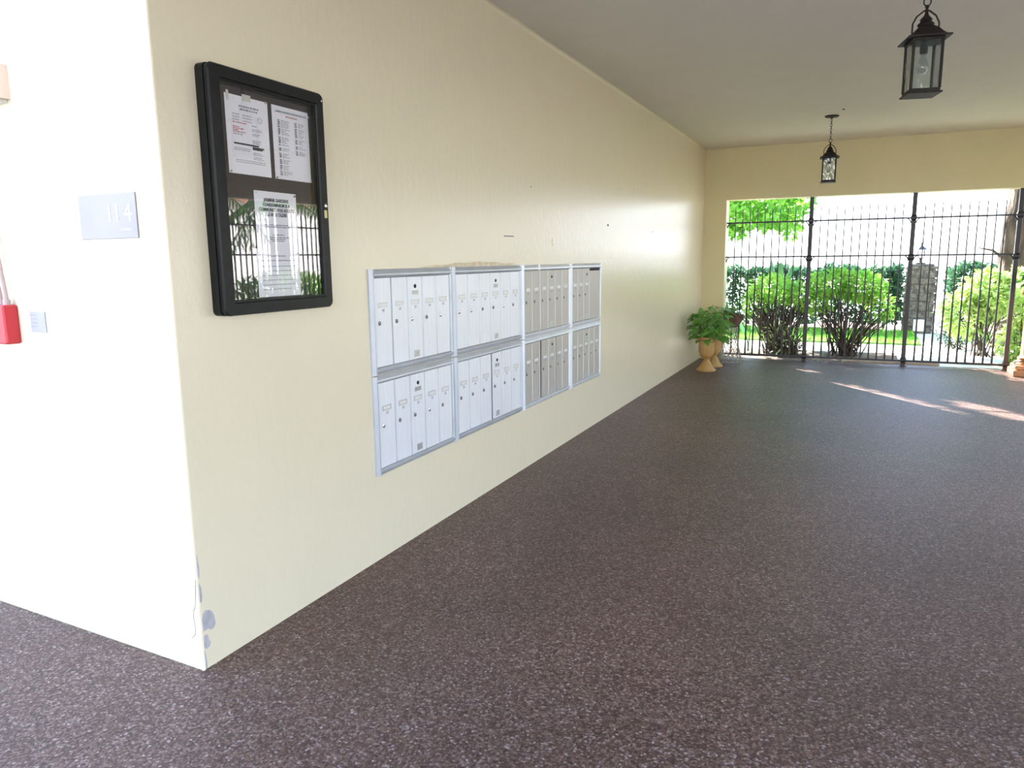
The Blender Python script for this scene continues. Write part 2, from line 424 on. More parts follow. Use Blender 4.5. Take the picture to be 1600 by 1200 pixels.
sb = thing('side_reflector', 'added white block beyond the side gate, a bright band in the board glass', 'building', (17, 21, -.06))  # added sunlit block, stands in for bright sky mirrored in the board
bm = B(); box(bm, 0, 5, -7, 8, 0, 3.6); finish(bm, 'facade_wall', M['white_render'], sb)
bm = B(); box(bm, -.4, 5.4, -7.4, 8.4, 3.6, 3.8); finish(bm, 'roof', M['terra_red'], sb)

# ------------------------------------------------------------------ wall marks
def blob(cy, cz, ry, rz, n=14, jit=.25, seed=1):
    r = random.Random(seed)
    return [(cy+ry*math.cos(2*PI*k/n)*(1+r.uniform(-jit, jit)), cz+rz*math.sin(2*PI*k/n)*(1+r.uniform(-jit, jit))) for k in range(n)]
def wmark(name, poly, mat, th=.0012, smooth=False):
    bm = B(); prism(bm, poly, 0, -.01, th); return finish(bm, name, mat, wall_left)
wmark('paint_chip', [(1.824, .150), (1.846, .152), (1.862, .140), (1.876, .146), (1.882, .158), (1.879, .188), (1.872, .208), (1.858, .222), (1.842, .227), (1.828, .220), (1.822, .2)], M['chip'])
wmark('paint_chip', [(1.822, .085), (1.833, .076), (1.848, .082), (1.853, .096), (1.846, .108), (1.842, .128), (1.832, .135), (1.824, .128)], M['chip'])
wmark('paint_chip', [(1.8205, .27), (1.827, .262), (1.832, .288), (1.830, .322), (1.825, .335), (1.8205, .34)], M['chip'])
wmark('paint_chip', [(1.8205, .36), (1.826, .365), (1.829, .40), (1.824, .44), (1.8205, .45)], M['chip'])
wmark('paint_chip', [(1.8205, .0), (1.828, .002), (1.829, .03), (1.824, .07), (1.8205, .08)], M['chip'])
wmark('rust_stain', [(3.40, 1.462), (3.9, 1.463), (4.60, 1.464), (4.62, 1.478), (4.45, 1.474), (4.31, 1.489), (4.2, 1.482), (4.08, 1.494), (3.95, 1.483), (3.8, 1.486), (3.7, 1.474), (3.55, 1.476)], M['rust'], .0008)
wmark('wall_slot', [(4.45, 1.649), (4.6, 1.650), (4.6, 1.656), (4.45, 1.655)], M['crack'], .002)
wmark('screw_hole', blob(6.66, 1.80, .02, .009, 8, .2, 2), M['crack'], .002)
wmark('screw_hole', blob(8.28, 1.787, .015, .007, 8, .2, 3), M['crack'], .002)
wmark('screw_hole', blob(4.9, 2.0, .006, .005, 8, .2, 3), M['crack'], .002)
wmark('plaster_bump', blob(5.3, 1.63, .012, .03, 8, .2, 3), M['rust'], .0015)
# crack on the near face of the corner
def face_pt(s, z, off=0):
    """point on the near face, s metres left of the corner"""
    return Vector((-s*math.cos(LA)-off*math.sin(LA), Y0+s*math.sin(LA)-off*math.cos(LA), z))
bm = B()
cr = [(0.004, .36), (.010, .30), (.018, .245), (.030, .232), (.031, .205), (.026, .17), (.027, .14), (.040, .128), (.047, .118)]
for (s1, z1), (s2, z2) in zip(cr[:-1], cr[1:]):
    a, b = face_pt(s1, z1, .0008), face_pt(s2, z2, .0008); n = (b-a).cross(Vector((0, -1, 0))).normalized()*.0011
    bm.faces.new([bm.verts.new(v) for v in (a+n, b+n, b-n, a-n)])
finish(bm, 'crack', M['crack'], wall_front)

# ------------------------------------------------------------------ mailbox banks
def col_units():
    T = 'mailbox unit'
    dn = .035
    specs = [
        ('upper', 0, 2.931, 3.730, 5, 2, ''), ('lower', 0, 2.931, 3.730, 5, 2, ''),
        ('upper', 1, 3.730, 4.700, 6, 3, ''), ('lower', 1, 3.730, 4.700, 6, 3, 'gap3'),
        ('upper', 2, 4.700, 5.655, 6, 3, ''), ('lower', 2, 4.700, 5.655, 6, 3, 'gap2'),
        ('upper', 3, 5.655, 6.430, 5, 2, 'slot'), ('lower', 3, 5.655, 6.430, 5, 2, '')]
    labels = {
        ('upper', 0): 'nearest upper bank of five silver mailbox doors, left of the row',
        ('lower', 0): 'nearest lower bank of five silver mailbox doors, left of the row',
        ('upper', 1): 'second upper bank from the left, six pale silver mailbox doors',
        ('lower', 1): 'second lower bank from the left, six doors split by a thin dark gap',
        ('upper', 2): 'third upper bank from the left, six mailbox doors toned down as in dimmer light under a taped trim',
        ('lower', 2): 'third lower bank from the left, six doors with a wide black gap',
        ('upper', 3): 'farthest upper bank with three doors and a panel with a black slot',
        ('lower', 3): 'farthest lower bank of five narrow mailbox doors toned down as in dimmer light'}
    for row, ci, ya, yb, nd, master, fl in specs:
        z0, z1 = (.945, 1.462) if row == 'upper' else (.438, .942)
        t = thing('mailbox_bank', labels[(row, ci)], 'mailboxes', (0, ya, z0), 0, 'silver mailbox banks in two rows')
        W, Hh = yb-ya, z1-z0
        bl, br = .034, (.034 if ci < 3 else .026)
        bt = .042 if row == 'upper' else .036
        bb = .036 if row == 'upper' else .033
        # backing
        bm = B(); box(bm, -.002, .004, .006, W-.006, .006, Hh-.006); finish(bm, 'back_plate', M['groove'], t)
        # four trim strips with a sloped profile (thin at the outside, raised lip inside)
        def strip(poly, axis, a, b):
            bm = B(); prism(bm, poly, axis, a, b); return finish(bm, 'trim_strip', M['alum_trim'] if ci < 2 else M['trim_lit'], t)
        g = .0015
        # prism axis 2: poly in (x,y); axis 1: poly in (x,z)
        strip([(-.001, g), (.010, g), (.020, bl*.55), (.020, bl*.8), (.013, bl), (-.001, bl)], 2, g, Hh-g)
        strip([(-.001, W-g), (-.001, W-br), (.013, W-br), (.020, W-br*.8), (.020, W-br*.55), (.010, W-g)], 2, g, Hh-g)
        strip([(-.001, Hh-g), (-.001, Hh-bt), (.014, Hh-bt), (.023, Hh-bt*.75), (.022, Hh-bt*.55), (.010, Hh-g)], 1, bl*.6, W-br*.6)
        strip([(-.001, g), (.010, g), (.022, bb*.55), (.023, bb*.8), (.014, bb), (-.001, bb)], 1, bl*.6, W-br*.6)
        iy0, iy1, iz0, iz1 = bl+.002, W-br-.002, bb+.002, Hh-bt-.002
        gaps = {}
        if fl == 'gap3': gaps[3] = .010
        if fl == 'gap2': gaps[2] = .026; gaps[4] = .010
        if ci == 0 and row == 'upper': gaps[1] = .004
        avail = iy1-iy0-sum(gaps.values())
        dw = avail/nd
        y = iy0
        for k in range(nd):
            y += gaps.get(k, 0)
            ya_, yb_ = y+.0018, y+dw-.0018
            if fl == 'slot' and k == 3:
                yb_ = iy1-.002
                zt = iz1-.022
                bm = B(); box(bm, .006, .013, ya_, yb_, iz0, zt, .0012); d = finish(bm, 'blank_panel', M['alum_dimmed'], t)
                bm = B(); box(bm, .004, .008, ya_+.002, yb_-.002, zt+.003, iz1-.001); finish(bm, 'mail_slot', M['black_hole'], t)
                break
            bm = B()
            box(bm, .006, .013, ya_, yb_, iz0, iz1, .0012)
            # raised hinge bead on the right edge of each door
            d = finish(bm, 'door', M['alum'] if ci < 2 else M['alum_dimmed'], t)
            bm = B()
            prism(bm, [(.0125, yb_-.010), (.0148, yb_-.0075), (.0148, yb_-.0035), (.0125, yb_-.0012)], 2, iz0+.001, iz1-.001)
            finish(bm, 'hinge_bead', M['alum_trim'] if ci < 2 else M['alum_bead'], d)
            hh = iz1-iz0; yc = (ya_+yb_)/2-.003
            zs = iz1 - .30*hh
            # name slot: card in a thin metal frame
            bm = B(); box(bm, .013, .0138, yc-.036, yc+.030, zs-.010, zs+.008); c = finish(bm, 'name_card', M['name_card'], d)
            bm = B()
            for q in ((-.040, .034, .008, .0115), (-.040, .034, -.0135, -.010), (-.040, -.036, -.010, .008), (.030, .034, -.010, .008)):
                box(bm, .013, .0155, yc+q[0], yc+q[1], zs+q[2], zs+q[3])
            finish(bm, 'name_frame', M['slot_frame'], d)
            # two small engraved figures
            bm = B()
            for s in (-.007, .004):
                box(bm, .013, .0136, yc+s, yc+s+.005, zs-.035, zs-.022)
                box(bm, .013, .0136, yc+s+.0015, yc+s+.009, zs-.025, zs-.0225)
            finish(bm, 'door_number', M['ink_grey'], d)
            # lock
            zl = iz1 - .505*hh; yl = ya_ + .22*dw
            bm = B()
            lathe(bm, [(.0105, 0), (.0105, .003), (.0085, .0045), (0, .0045)], 16)
            box(bm, -.0012, .0012, -.005, .005, .0043, .0052)
            bmesh.ops.rotate(bm, verts=bm.verts, cent=(0, 0, 0), matrix=Matrix.Rotation(PI/2, 3, 'Y'))
            bmesh.ops.translate(bm, verts=bm.verts, vec=(.013, yl, zl))
            finish(bm, 'lock', M['lock'] if random.random() < .78 else M['chrome'], d, True)
            if k == master:
                zm = iz1-.115*hh
                bm = B(); lathe(bm, [(.0105, 0), (.0105, .0022), (0, .0022)], 16)
                bmesh.ops.rotate(bm, verts=bm.verts, cent=(0, 0, 0), matrix=Matrix.Rotation(PI/2, 3, 'Y'))
                bmesh.ops.translate(bm, verts=bm.verts, vec=(.013, yc+.002, zm))
                finish(bm, 'master_keyhole', M['black_hole'], d)
                zn = iz1-.19*hh
                bm = B(); box(bm, .013, .0140, yc-.030, yc+.034, zn-.012, zn+.012); pl = finish(bm, 'notice_plate', M['slot_frame'], d)
                bm = B()
                for q in range(2):
                    yy = yc-.026
                    while yy < yc+.026:
                        ww = random.uniform(.006, .014); box(bm, .014, .0143, yy, min(yy+ww, yc+.030), zn+.002-q*.009, zn+.007-q*.009); yy += ww+.003
                finish(bm, 'plate_print', M['ink_grey'], pl)
                zb = iz0+.030
                bm = B(); box(bm, .013, .0138, yc-.024, yc+.030, zb-.018, zb+.018); pl = finish(bm, 'approval_plate', M['slot_frame'], d)
                bm = B(); box(bm, .0138, .0141, yc-.004, yc+.018, zb-.002, zb+.008); box(bm, .0138, .0141, yc-.018, yc+.02, zb-.012, zb-.008)
                finish(bm, 'plate_print', M['ink_light'], pl)
            y += dw
        if fl in ('gap2', 'gap3'):
            for k, gw in gaps.items():
                yy = iy0 + k*dw + sum(v for q, v in gaps.items() if q < k)
                bm = B(); box(bm, .004, .0075 if gw > .02 else .0128, yy+.001, yy+gw-.001, iz0, iz1); finish(bm, 'open_gap', M['black_hole'], t)
        if row == 'upper' and ci == 2:
            bm = B(); box(bm, .020, .0245, W*.28, W*.28+.035, Hh-.042, Hh+.006, .001); finish(bm, 'tape_strip', M['white'], t)
col_units()

# ------------------------------------------------------------------ notice board
def lay_text(txt, size, y, z, x, mat, parent, name='heading', align='CENTER', sx=1.0, bold=.0):
    cu = bpy.data.curves.new('t', 'FONT'); cu.body = txt; cu.size = size; cu.align_x = align; cu.align_y = 'CENTER'
    cu.offset = bold; cu.resolution_u = 2
    o = bpy.data.objects.new('t', cu); C.objects.link(o)
    bpy.context.view_layer.update()
    me = bpy.data.meshes.new_from_object(o.evaluated_get(bpy.context.evaluated_depsgraph_get()))
    C.objects.unlink(o); bpy.data.objects.remove(o)
    # text plane (x right, y up) -> wall at x: reads along +y, up +z
    me.transform(Matrix(((0, 0, 1, x), (sx, 0, 0, y), (0, 1, 0, z), (0, 0, 0, 1))))
    me.materials.clear(); me.materials.append(mat)
    o = bpy.data.objects.new(name, me); C.objects.link(o); o.parent = parent
    return o

def words(bm, x, y0, y1, z, h, r, fill=1.0):
    y = y0
    end = y0 + (y1-y0)*fill
    while y < end:
        wd = min(r.uniform(.006, .018), end-y)
        v = [bm.verts.new(q) for q in ((x, y, z-h/2), (x, y+wd, z-h/2), (x, y+wd, z+h/2), (x, y, z+h/2))]
        bm.faces.new(v); y += wd+.003

def sheet(bm, y0, y1, z0, z1, x, tilt=0, curl=.004, n=6):
    """slightly bowed paper with thickness"""
    grid = []
    for side in (0, 1):
        g = []
        for i in range(n+1):
            row = []
            for j in range(n+1):
                u, v = i/n, j/n
                yy = y0+(y1-y0)*u; zz = z0+(z1-z0)*v
                cy, cz = (y0+y1)/2, (z0+z1)/2
                yy2 = cy+(yy-cy)*math.cos(tilt)-(zz-cz)*math.sin(tilt); zz2 = cz+(yy-cy)*math.sin(tilt)+(zz-cz)*math.cos(tilt)
                bow = curl*.25*math.sin(PI*u)*math.sin(PI*v)
                row.append(bm.verts.new((x+bow+(0 if side == 0 else -.0006), yy2, zz2)))
            g.append(row)
        grid.append(g)
    for s, g in enumerate(grid):
        for i in range(n):
            for j in range(n):
                q = (g[i][j], g[i+1][j], g[i+1][j+1], g[i][j+1])
                bm.faces.new(q if s == 0 else tuple(reversed(q)))
    a, b = grid
    for i in range(n):
        for (p, q) in (((i, 0), (i+1, 0)), ((i+1, n), (i, n)), ((0, i+1), (0, i)), ((n, i), (n, i+1))):
            bm.faces.new((a[p[0]][p[1]], b[p[0]][p[1]], b[q[0]][q[1]], a[q[0]][q[1]]))

def notice_board():
    ya, yb, za, zb = 1.988, 2.598, 1.307, 2.186
    D = .062
    t = thing('notice_board', 'black framed glazed notice board mounted on the cream wall by the corner', 'notice board', (0, ya, za))
    W, Hh = yb-ya, zb-za
    def rr(w0, w1, h0, h1, r, n=5):
        out = []
        for cx, cz, a0 in ((w1-r, h1-r, 0), (w0+r, h1-r, PI/2), (w0+r, h0+r, PI), (w1-r, h0+r, 3*PI/2)):
            for k in range(n+1):
                a = a0+k/n*PI/2; out.append((cx+r*math.cos(a), cz+r*math.sin(a)))
        return out
    # case: rounded shell with a hollow front
    def ring(levels, name, mat):
        bm = B(); rings = []
        for x, inset, r in levels:
            rings.append([bm.verts.new((x, y, z)) for y, z in rr(inset, W-inset, inset, Hh-inset, r)])
        n = len(rings[0])
        for a, b in zip(rings[:-1], rings[1:]):
            for k in range(n):
                bm.faces.new((a[k], a[(k+1) % n], b[(k+1) % n], b[k]))
        bmesh.ops.recalc_face_normals(bm, faces=bm.faces)
        return finish(bm, name, mat, t, True)
    ring([(0, .0, .022), (.036, .0, .022), (.036, .058, .004), (.006, .058, .004)], 'case', M['black_frame'])
    ring([(.038, .003, .022), (.055, .0, .024), (D, .005, .021), (D, .044, .006), (.056, .047, .005), (.056, .0555, .004), (.040, .0555, .004)], 'door_frame', M['black_frame'])
    bm = B(); box(bm, .006, .022, .056, W-.056, .056, Hh-.056); finish(bm, 'pinboard', M['pinboard'], t)
    bm = B(); box(bm, .0475, .0505, .054, W-.054, .054, Hh-.054); finish(bm, 'glass_pane', M['glass'], t)
    # lock and brass tag on the right stile
    bm = B(); lathe(bm, [(.009, 0), (.009, .003), (.006, .005), (0, .005)], 16)
    bmesh.ops.rotate(bm, verts=bm.verts, cent=(0, 0, 0), matrix=Matrix.Rotation(PI/2, 3, 'Y'))
    bmesh.ops.translate(bm, verts=bm.verts, vec=(D, W-.022, .425)); finish(bm, 'lock', M['chrome'], t, True)
    bm = B(); box(bm, D, D+.0012, W-.031, W-.014, .375, .407, .0004); finish(bm, 'brass_tag', M['brass'], t)
    bm = B(); lathe(bm, [(.004, 0), (.004, .002), (0, .003)], 10)
    bmesh.ops.rotate(bm, verts=bm.verts, cent=(0, 0, 0), matrix=Matrix.Rotation(PI/2, 3, 'Y'))
    bmesh.ops.translate(bm, verts=bm.verts, vec=(D, W-.014, Hh-.03)); finish(bm, 'rivet', M['chrome'], t)
    # papers (things of their own)
    X = .0235
    def paper(label, y0, z1, w=.216, h=.279, tilt=0., nm='notice_sheet'):
        tt = thing(nm, label, 'notice', (X, y0, z1-h), 0, 'papers pinned in the notice board')
        bm = B(); sheet(bm, 0, w, 0, h, 0, tilt); finish(bm, 'paper_sheet', M['paper'], tt, True)
        return tt
    def pin(tt, y, z, mat='tape', s=.007):
        bm = B(); lathe(bm, [(s*.6, 0), (s*.6, .003), (s*.35, .006), (0, .006)], 8)
        bmesh.ops.rotate(bm, verts=bm.verts, cent=(0, 0, 0), matrix=Matrix.Rotation(PI/2, 3, 'Y'))
        bmesh.ops.translate(bm, verts=bm.verts, vec=(.001, y, z)); finish(bm, 'push_pin', M[mat], tt)
    r = random.Random(4)
    # 1
    p1 = paper('white typed notice with two blacked-out lines, upper left in the board', 2.092, 2.104)
    x = .0022
    bm = B()
    words(bm, x, .065, .165, .243, .006, r); words(bm, x, .070, .160, .232, .006, r)
    finish(bm, 'heading_print', M['ink_grey'], p1)
    bm = B()
    for i, z in enumerate((.212, .202, .192)): words(bm, x, .03, .065, z, .0035, r); words(bm, x, .08, .125, z, .0035, r)
    for z in (.168, .162, .151, .146, .127, .122, .117, .082, .076, .066, .060): words(bm, x, .125, .125+r.uniform(.03, .055), z, .003, r)
    for z in (.092, .086): words(bm, x, .03, .11, z, .003, r)
    for z in (.050, .043): words(bm, x, .035, .185, z, .003, r)
    words(bm, x, .03, .075, .142, .004, r); words(bm, x, .125, .15, .180, .004, r)
    finish(bm, 'body_print', M['ink_light'], p1)
    bm = B()
    for z, e in ((.183, .10), (.168, .06), (.162, .085), (.156, .055), (.150, .09)): words(bm, x, .03, e, z, .0035, r)
    finish(bm, 'red_print', M['ink_red'], p1)
    bm = B()
    for y0_, y1_, z in ((.030, .155, .1085), (.122, .182, .101), (.122, .174, .096)):
        v = [bm.verts.new(q) for q in ((x+.0002, y0_, z-.003), (x+.0002, y1_, z-.003), (x+.0002, y1_, z+.003), (x+.0002, y0_, z+.003))]; bm.faces.new(v)
    finish(bm, 'redaction_bar', M['ink'], p1)
    bm = B(); n = 20
    for k in range(n):
        a, b_ = 2*PI*k/n, 2*PI*(k+.8)/n
        q = [(x, .168+.011*math.cos(a), .205+.011*math.sin(a)), (x, .168+.011*math.cos(b_), .205+.011*math.sin(b_)), (x, .168+.008*math.cos(b_), .205+.008*math.sin(b_)), (x, .168+.008*math.cos(a), .205+.008*math.sin(a))]
        bm.faces.new([bm.verts.new(v) for v in q])
    finish(bm, 'seal_print', M['ink_light'], p1)
    bm = B(); box(bm, .001, .0016, .085, .128, .264, .288); finish(bm, 'tape_tab', M['tape'], p1)
    bm = B(); box(bm, .001, .0016, .008, .020, .255, .29); finish(bm, 'tape_tab', M['tape'], p1)
    pin(p1, .205, .277, 'brass'); pin(p1, .008, .006)
    # 2
    p2 = paper('white directory list with numbers in two columns, upper right in the board', 2.330, 2.104)
    lay_text('JASMINE GARDENS CORPORATION, INC.', .0098, .108, .258, x, M['ink_blue'], p2, 'heading_print', bold=.0002)
    bm = B(); words(bm, x, .075, .14, .243, .004, r); finish(bm, 'red_print', M['ink_red'], p2)
    bm = B(); bm2 = B()
    for grp in ((.225, 5), (.192, 4), (.160, 4), (.132, 1), (.118, 2), (.098, 3), (.074, 3), (.052, 3), (.030, 3)):
        for k in range(grp[1]):
            z = grp[0]-k*.0062; words(bm, x, .028, .040, z, .0038, r); words(bm2, x, .046, .046+r.uniform(.02, .05), z, .003, r)
    for grp in ((.225, 3), (.203, 6), (.160, 3), (.134, 2), (.116, 3)):
        for k in range(grp[1]):
            z = grp[0]-k*.0062; words(bm, x, .125, .137, z, .0038, r); words(bm2, x, .145, .145+r.uniform(.015, .04), z, .003, r)
    finish(bm, 'number_print', M['ink'], p2); finish(bm2, 'body_print', M['ink_light'], p2)
    pin(p2, .212, .262, 'tape'); pin(p2, .006, .005, 'chrome'); pin(p2, .205, .004, 'tape')
    # 3 lower long sheet: two overlapping sheets
    p3 = paper('white community notice with bold heading, lower middle of the board', 2.205, 1.771, .232, .225)
    for i, s in enumerate(('JASMINE GARDENS', 'CONDOMINIUM IS A', 'COMMUNITY FOR ADULTS', '55 AND OLDER')):
        lay_text(s, .0175, .116, .192-i*.0185, x, M['ink'], p3, 'heading_print', sx=.92, bold=.0006)
    bm = B()
    for z in (.098, .090): words(bm, x, .045, .19, z, .004, r)
    for z, a, b_ in ((.060, .085, .15), (.050, .06, .18), (.043, .07, .16), (.036, .08, .15)): words(bm, x, a, b_, z, .004, r)
    finish(bm, 'body_print', M['ink_grey'], p3)
    pin(p3, .01, .219, 'tape'); pin(p3, .222, .216, 'lock')
    p4 = paper('second white notice sheet below the bold heading notice in the board', 2.199, 1.552, .240, .196)
    bm = B()
    words(bm, x, .06, .16, .168, .005, r)
    for k in range(6): words(bm, x, .025, .215, .128-k*.018, .0035, r, r.uniform(.8, 1))
    finish(bm, 'body_print', M['ink_light'], p4)
    bm = B(); words(bm, x, .02, .21, .150, .004, r); finish(bm, 'rule_print', M['ink_grey'], p4)
    pin(p4, .012, .182, 'lock'); pin(p4, .226, .18, 'lock')
    p3.location.x = X+.0016
notice_board()

# ------------------------------------------------------------------ objects on the near face
def on_face(name, label, cat, s, z):
    p = face_pt(s, z)
    return thing(name, label, cat, p, PI-LA)
# local frame of those things: +x points left... rotated PI-LA: local x -> (-cos, +sin) i.e. away from the corner; local y -> away from the viewer side
def fbox(bm, s0, s1, d0, d1, z0, z1, bev=0):
    """s away from the corner, d out of the wall"""
    box(bm, s0, s1, d0, d1, z0, z1, bev)
# local y after rotation by PI-LA is (-sin(PI-LA)...)= points to -y : out of the wall
t = on_face('number_plaque', 'brushed silver number plaque reading 114 on the bright near wall', 'plaque', .1345, 1.588)
bm = B(); fbox(bm, 0, .31, .0, .006, 0, .155, .001); finish(bm, 'plate', M['plaque'], t)
def face_text(txt, size, s, z, d, mat, parent, name):
    cu = bpy.data.curves.new('t', 'FONT'); cu.body = txt; cu.size = size; cu.align_x = 'RIGHT'; cu.align_y = 'CENTER'; cu.resolution_u = 2
    o = bpy.data.objects.new('t', cu); C.objects.link(o); bpy.context.view_layer.update()
    me = bpy.data.meshes.new_from_object(o.evaluated_get(bpy.context.evaluated_depsgraph_get()))
    C.objects.unlink(o); bpy.data.objects.remove(o)
    me.transform(Matrix(((-1, 0, 0, s), (0, 0, 1, d), (0, 1, 0, z), (0, 0, 0, 1))))
    me.materials.clear(); me.materials.append(mat)
    o = bpy.data.objects.new(name, me); C.objects.link(o); o.parent = parent
for ch, s_ in (('1', .118), ('1', .078), ('4', .020)): face_text(ch, .088, s_, .085, .0068, M['white'], t, 'numeral')
bm = B(); fbox(bm, .03, .085, .006, .0072, .028, .031); finish(bm, 'raised_line', M['white'], t)

t = on_face('alarm_pull_box', 'red alarm box with two cream conduits running up the near wall', 'alarm box', .905, 1.19)
bm = B(); fbox(bm, 0, .115, 0, .058, 0, .155, .006); finish(bm, 'box', M['red'], t)
bm = B(); fbox(bm, .055, .115, .058, .064, .03, .12, .004); finish(bm, 'cover', M['red'], t)
bm = B(); lathe(bm, [(.012, 0), (.012, .006), (0, .008)], 12)
bmesh.ops.rotate(bm, verts=bm.verts, cent=(0, 0, 0), matrix=Matrix.Rotation(-PI/2, 3, 'X')); bmesh.ops.translate(bm, verts=bm.verts, vec=(.095, .058, .01))
finish(bm, 'screw', M['lock'], t, True)
for s0, s1 in ((.022, .060), (.062, .115)):
    bm = B(); tube(bm, [(s0, .028, .155), (s0+.004, .028, .20), ((s0+s1)/2+.012, .026, .36), (s1+.02, .022, .55), (s1+.03, .020, .8), (s1+.034, .020, 1.6)], .0095, 10)
    cd = finish(bm, 'conduit', M['conduit'], t, True)
    bm = B(); tube(bm, [(s0, .028, .153), (s0, .028, .176)], .0135, 10); finish(bm, 'connector', M['conduit'], cd, True)
bm = B(); fbox(bm, .05, .17, 0, .034, .50, .512, .002); finish(bm, 'conduit_strap', M['conduit'], t)

t = on_face('label_plate', 'small white lettered plate beside the red alarm box', 'label plate', .728, 1.238)
bm = B(); fbox(bm, 0, .098, 0, .004, 0, .082, .0008); finish(bm, 'plate', M['plate'], t)
bm = B()
rr_ = random.Random(3)
for k in range(4):
    z = .066-k*.015; s = .05
    while s < .088:
        wd = rr_.uniform(.004, .01); v = [bm.verts.new(q) for q in ((s, .0044, z), (s+wd, .0044, z), (s+wd, .0044, z+.004), (s, .0044, z+.004))]; bm.faces.new(v); s += wd+.002
finish(bm, 'print', M['ink_grey'], t)

t = on_face('wall_light', 'beige box shaped wall light at the left edge of the near wall', 'wall light', .790, 2.10)
bm = B()
prism(bm, [(0, 0), (.22, 0), (.22, .10), (.03, .10), (0, .07)], 2, .012, .135); finish(bm, 'housing', M['beige'], t)
bm = B(); fbox(bm, .02, .20, .0, .09, .0, .012, .002); finish(bm, 'diffuser', M['tape'], t)

# ------------------------------------------------------------------ lanterns
def make_lantern(label, loc, rotz):
    """origin at the bottom centre of the lantern body; body .15 wide, .30 tall"""
    t = thing('pendant_lantern', label, 'lantern', loc, rotz, 'bronze lanterns hanging from the passage ceiling')
    hw = .067
    # base tray
    bm = B(); box(bm, -hw-.013, hw+.013, -hw-.013, hw+.013, 0, .010, .002); box(bm, -hw-.004, hw+.004, -hw-.004, hw+.004, .010, .026, .002)
    finish(bm, 'base_tray', M['bronze'], t)
    for sx in (-1, 1):
        for sy in (-1, 1):
            bm = B(); box(bm, sx*hw-.006, sx*hw+.006, sy*hw-.006, sy*hw+.006, .024, .268, .001); finish(bm, 'corner_post', M['bronze'], t)
    for k in range(4):
        bm = B(); box(bm, -hw+.006, hw-.006, -.0015, .0015, .026, .262)
        bmesh.ops.translate(bm, verts=bm.verts, vec=(0, hw, 0)); bmesh.ops.rotate(bm, verts=bm.verts, cent=(0, 0, 0), matrix=Matrix.Rotation(k*PI/2, 3, 'Z'))
        finish(bm, 'glass_pane', M['seeded'], t)
    bm = B(); box(bm, -hw-.008, hw+.008, -hw-.008, hw+.008, .258, .276, .001); finish(bm, 'top_rail', M['bronze'], t)
    # flared square roof
    bm = B(); rings = []
    for wd, z in ((.100, .268), (.100, .275), (.080, .282), (.066, .296), (.050, .318), (.036, .330), (.030, .334)):
        rings.append([bm.verts.new((sx*wd, sy*wd, z)) for sx, sy in ((-1, -1), (1, -1), (1, 1), (-1, 1))])
    for a, b in zip(rings[:-1], rings[1:]):
        for k in range(4): bm.faces.new((a[k], a[(k+1) % 4], b[(k+1) % 4], b[k]))
    bm.faces.new(list(reversed(rings[0]))); bm.faces.new(rings[-1])
    finish(bm, 'roof', M['bronze'], t)
    # round cap, finial
    bm = B(); lathe(bm, [(.028, .332), (.036, .338), (.040, .346), (.032, .354), (.024, .362), (.030, .368), (.022, .378), (.012, .388), (.008, .40), (.007, .425), (.011, .43), (.008, .438), (0, .44)], 20)
    finish(bm, 'cap', M['bronze'], t, True)
    # bail handle: angular arch from side to side
    bm = B(); pts = [(-.062, 0, .296), (-.062, 0, .352), (-.045, 0, .386), (-.012, 0, .412), (.012, 0, .412), (.045, 0, .386), (.062, 0, .352), (.062, 0, .296)]
    for a, b in zip(pts[:-1], pts[1:]):
        tube(bm, [a, b], .0042, 6)
    finish(bm, 'bail_handle', M['bronze'], t)
    # ring and chain
    def link(z, rz, w, h, rad):
        bm = B(); n = 16
        tube(bm, [(w*math.cos(2*PI*k/n), 0, z+h*math.sin(2*PI*k/n)) for k in range(n)], rad, 6, True)
        bmesh.ops.rotate(bm, verts=bm.verts, cent=(0, 0, 0), matrix=Matrix.Rotation(rz, 3, 'Z')); return bm
    finish(link(.454, 0, .017, .019, .0032), 'hanging_ring', M['bronze'], t, True)
    z = .487; k = 0
    while z < .705:
        finish(link(z, PI/2*(1-k % 2)+.2, .009, .0165, .0024), 'chain_link', M['bronze'], t, True); z += .0265; k += 1
    # ceiling rose
    bm = B(); lathe(bm, [(.010, .690), (.014, .700), (.066, .703), (.074, .710), (.074, H-2.31)], 28); finish(bm, 'ceiling_rose', M['bronze'], t, True)
    # socket and bulb
    bm = B(); lathe(bm, [(.017, .205), (.019, .210), (.019, .250), (.012, .258), (.012, .262)], 16); finish(bm, 'socket', M['bronze'], t, True)
    bm = B(); lathe(bm, [(.012, .205), (.013, .190), (.022, .165), (.028, .145), (.027, .128), (.018, .112), (0, .105)], 20, cap=False); finish(bm, 'bulb', M['bulb'], t, True)
    return t
make_lantern('nearer and larger looking bronze lantern hanging at the top right', (2.355, 4.54, 2.31), math.radians(13))
make_lantern('farther small bronze lantern on a chain in front of the yellow lintel', (1.735, 9.27, 2.31), math.radians(4))
bm = B(); lathe(bm, [(.012, 0), (.010, .008), (0, .01)], 8); o = finish(bm, 'ceiling_hook', M['bronze']); o.location = (1.86, 8.9, H-.009); tag(o, 'tiny dark hook in the ceiling right of the farther lantern', 'hook')

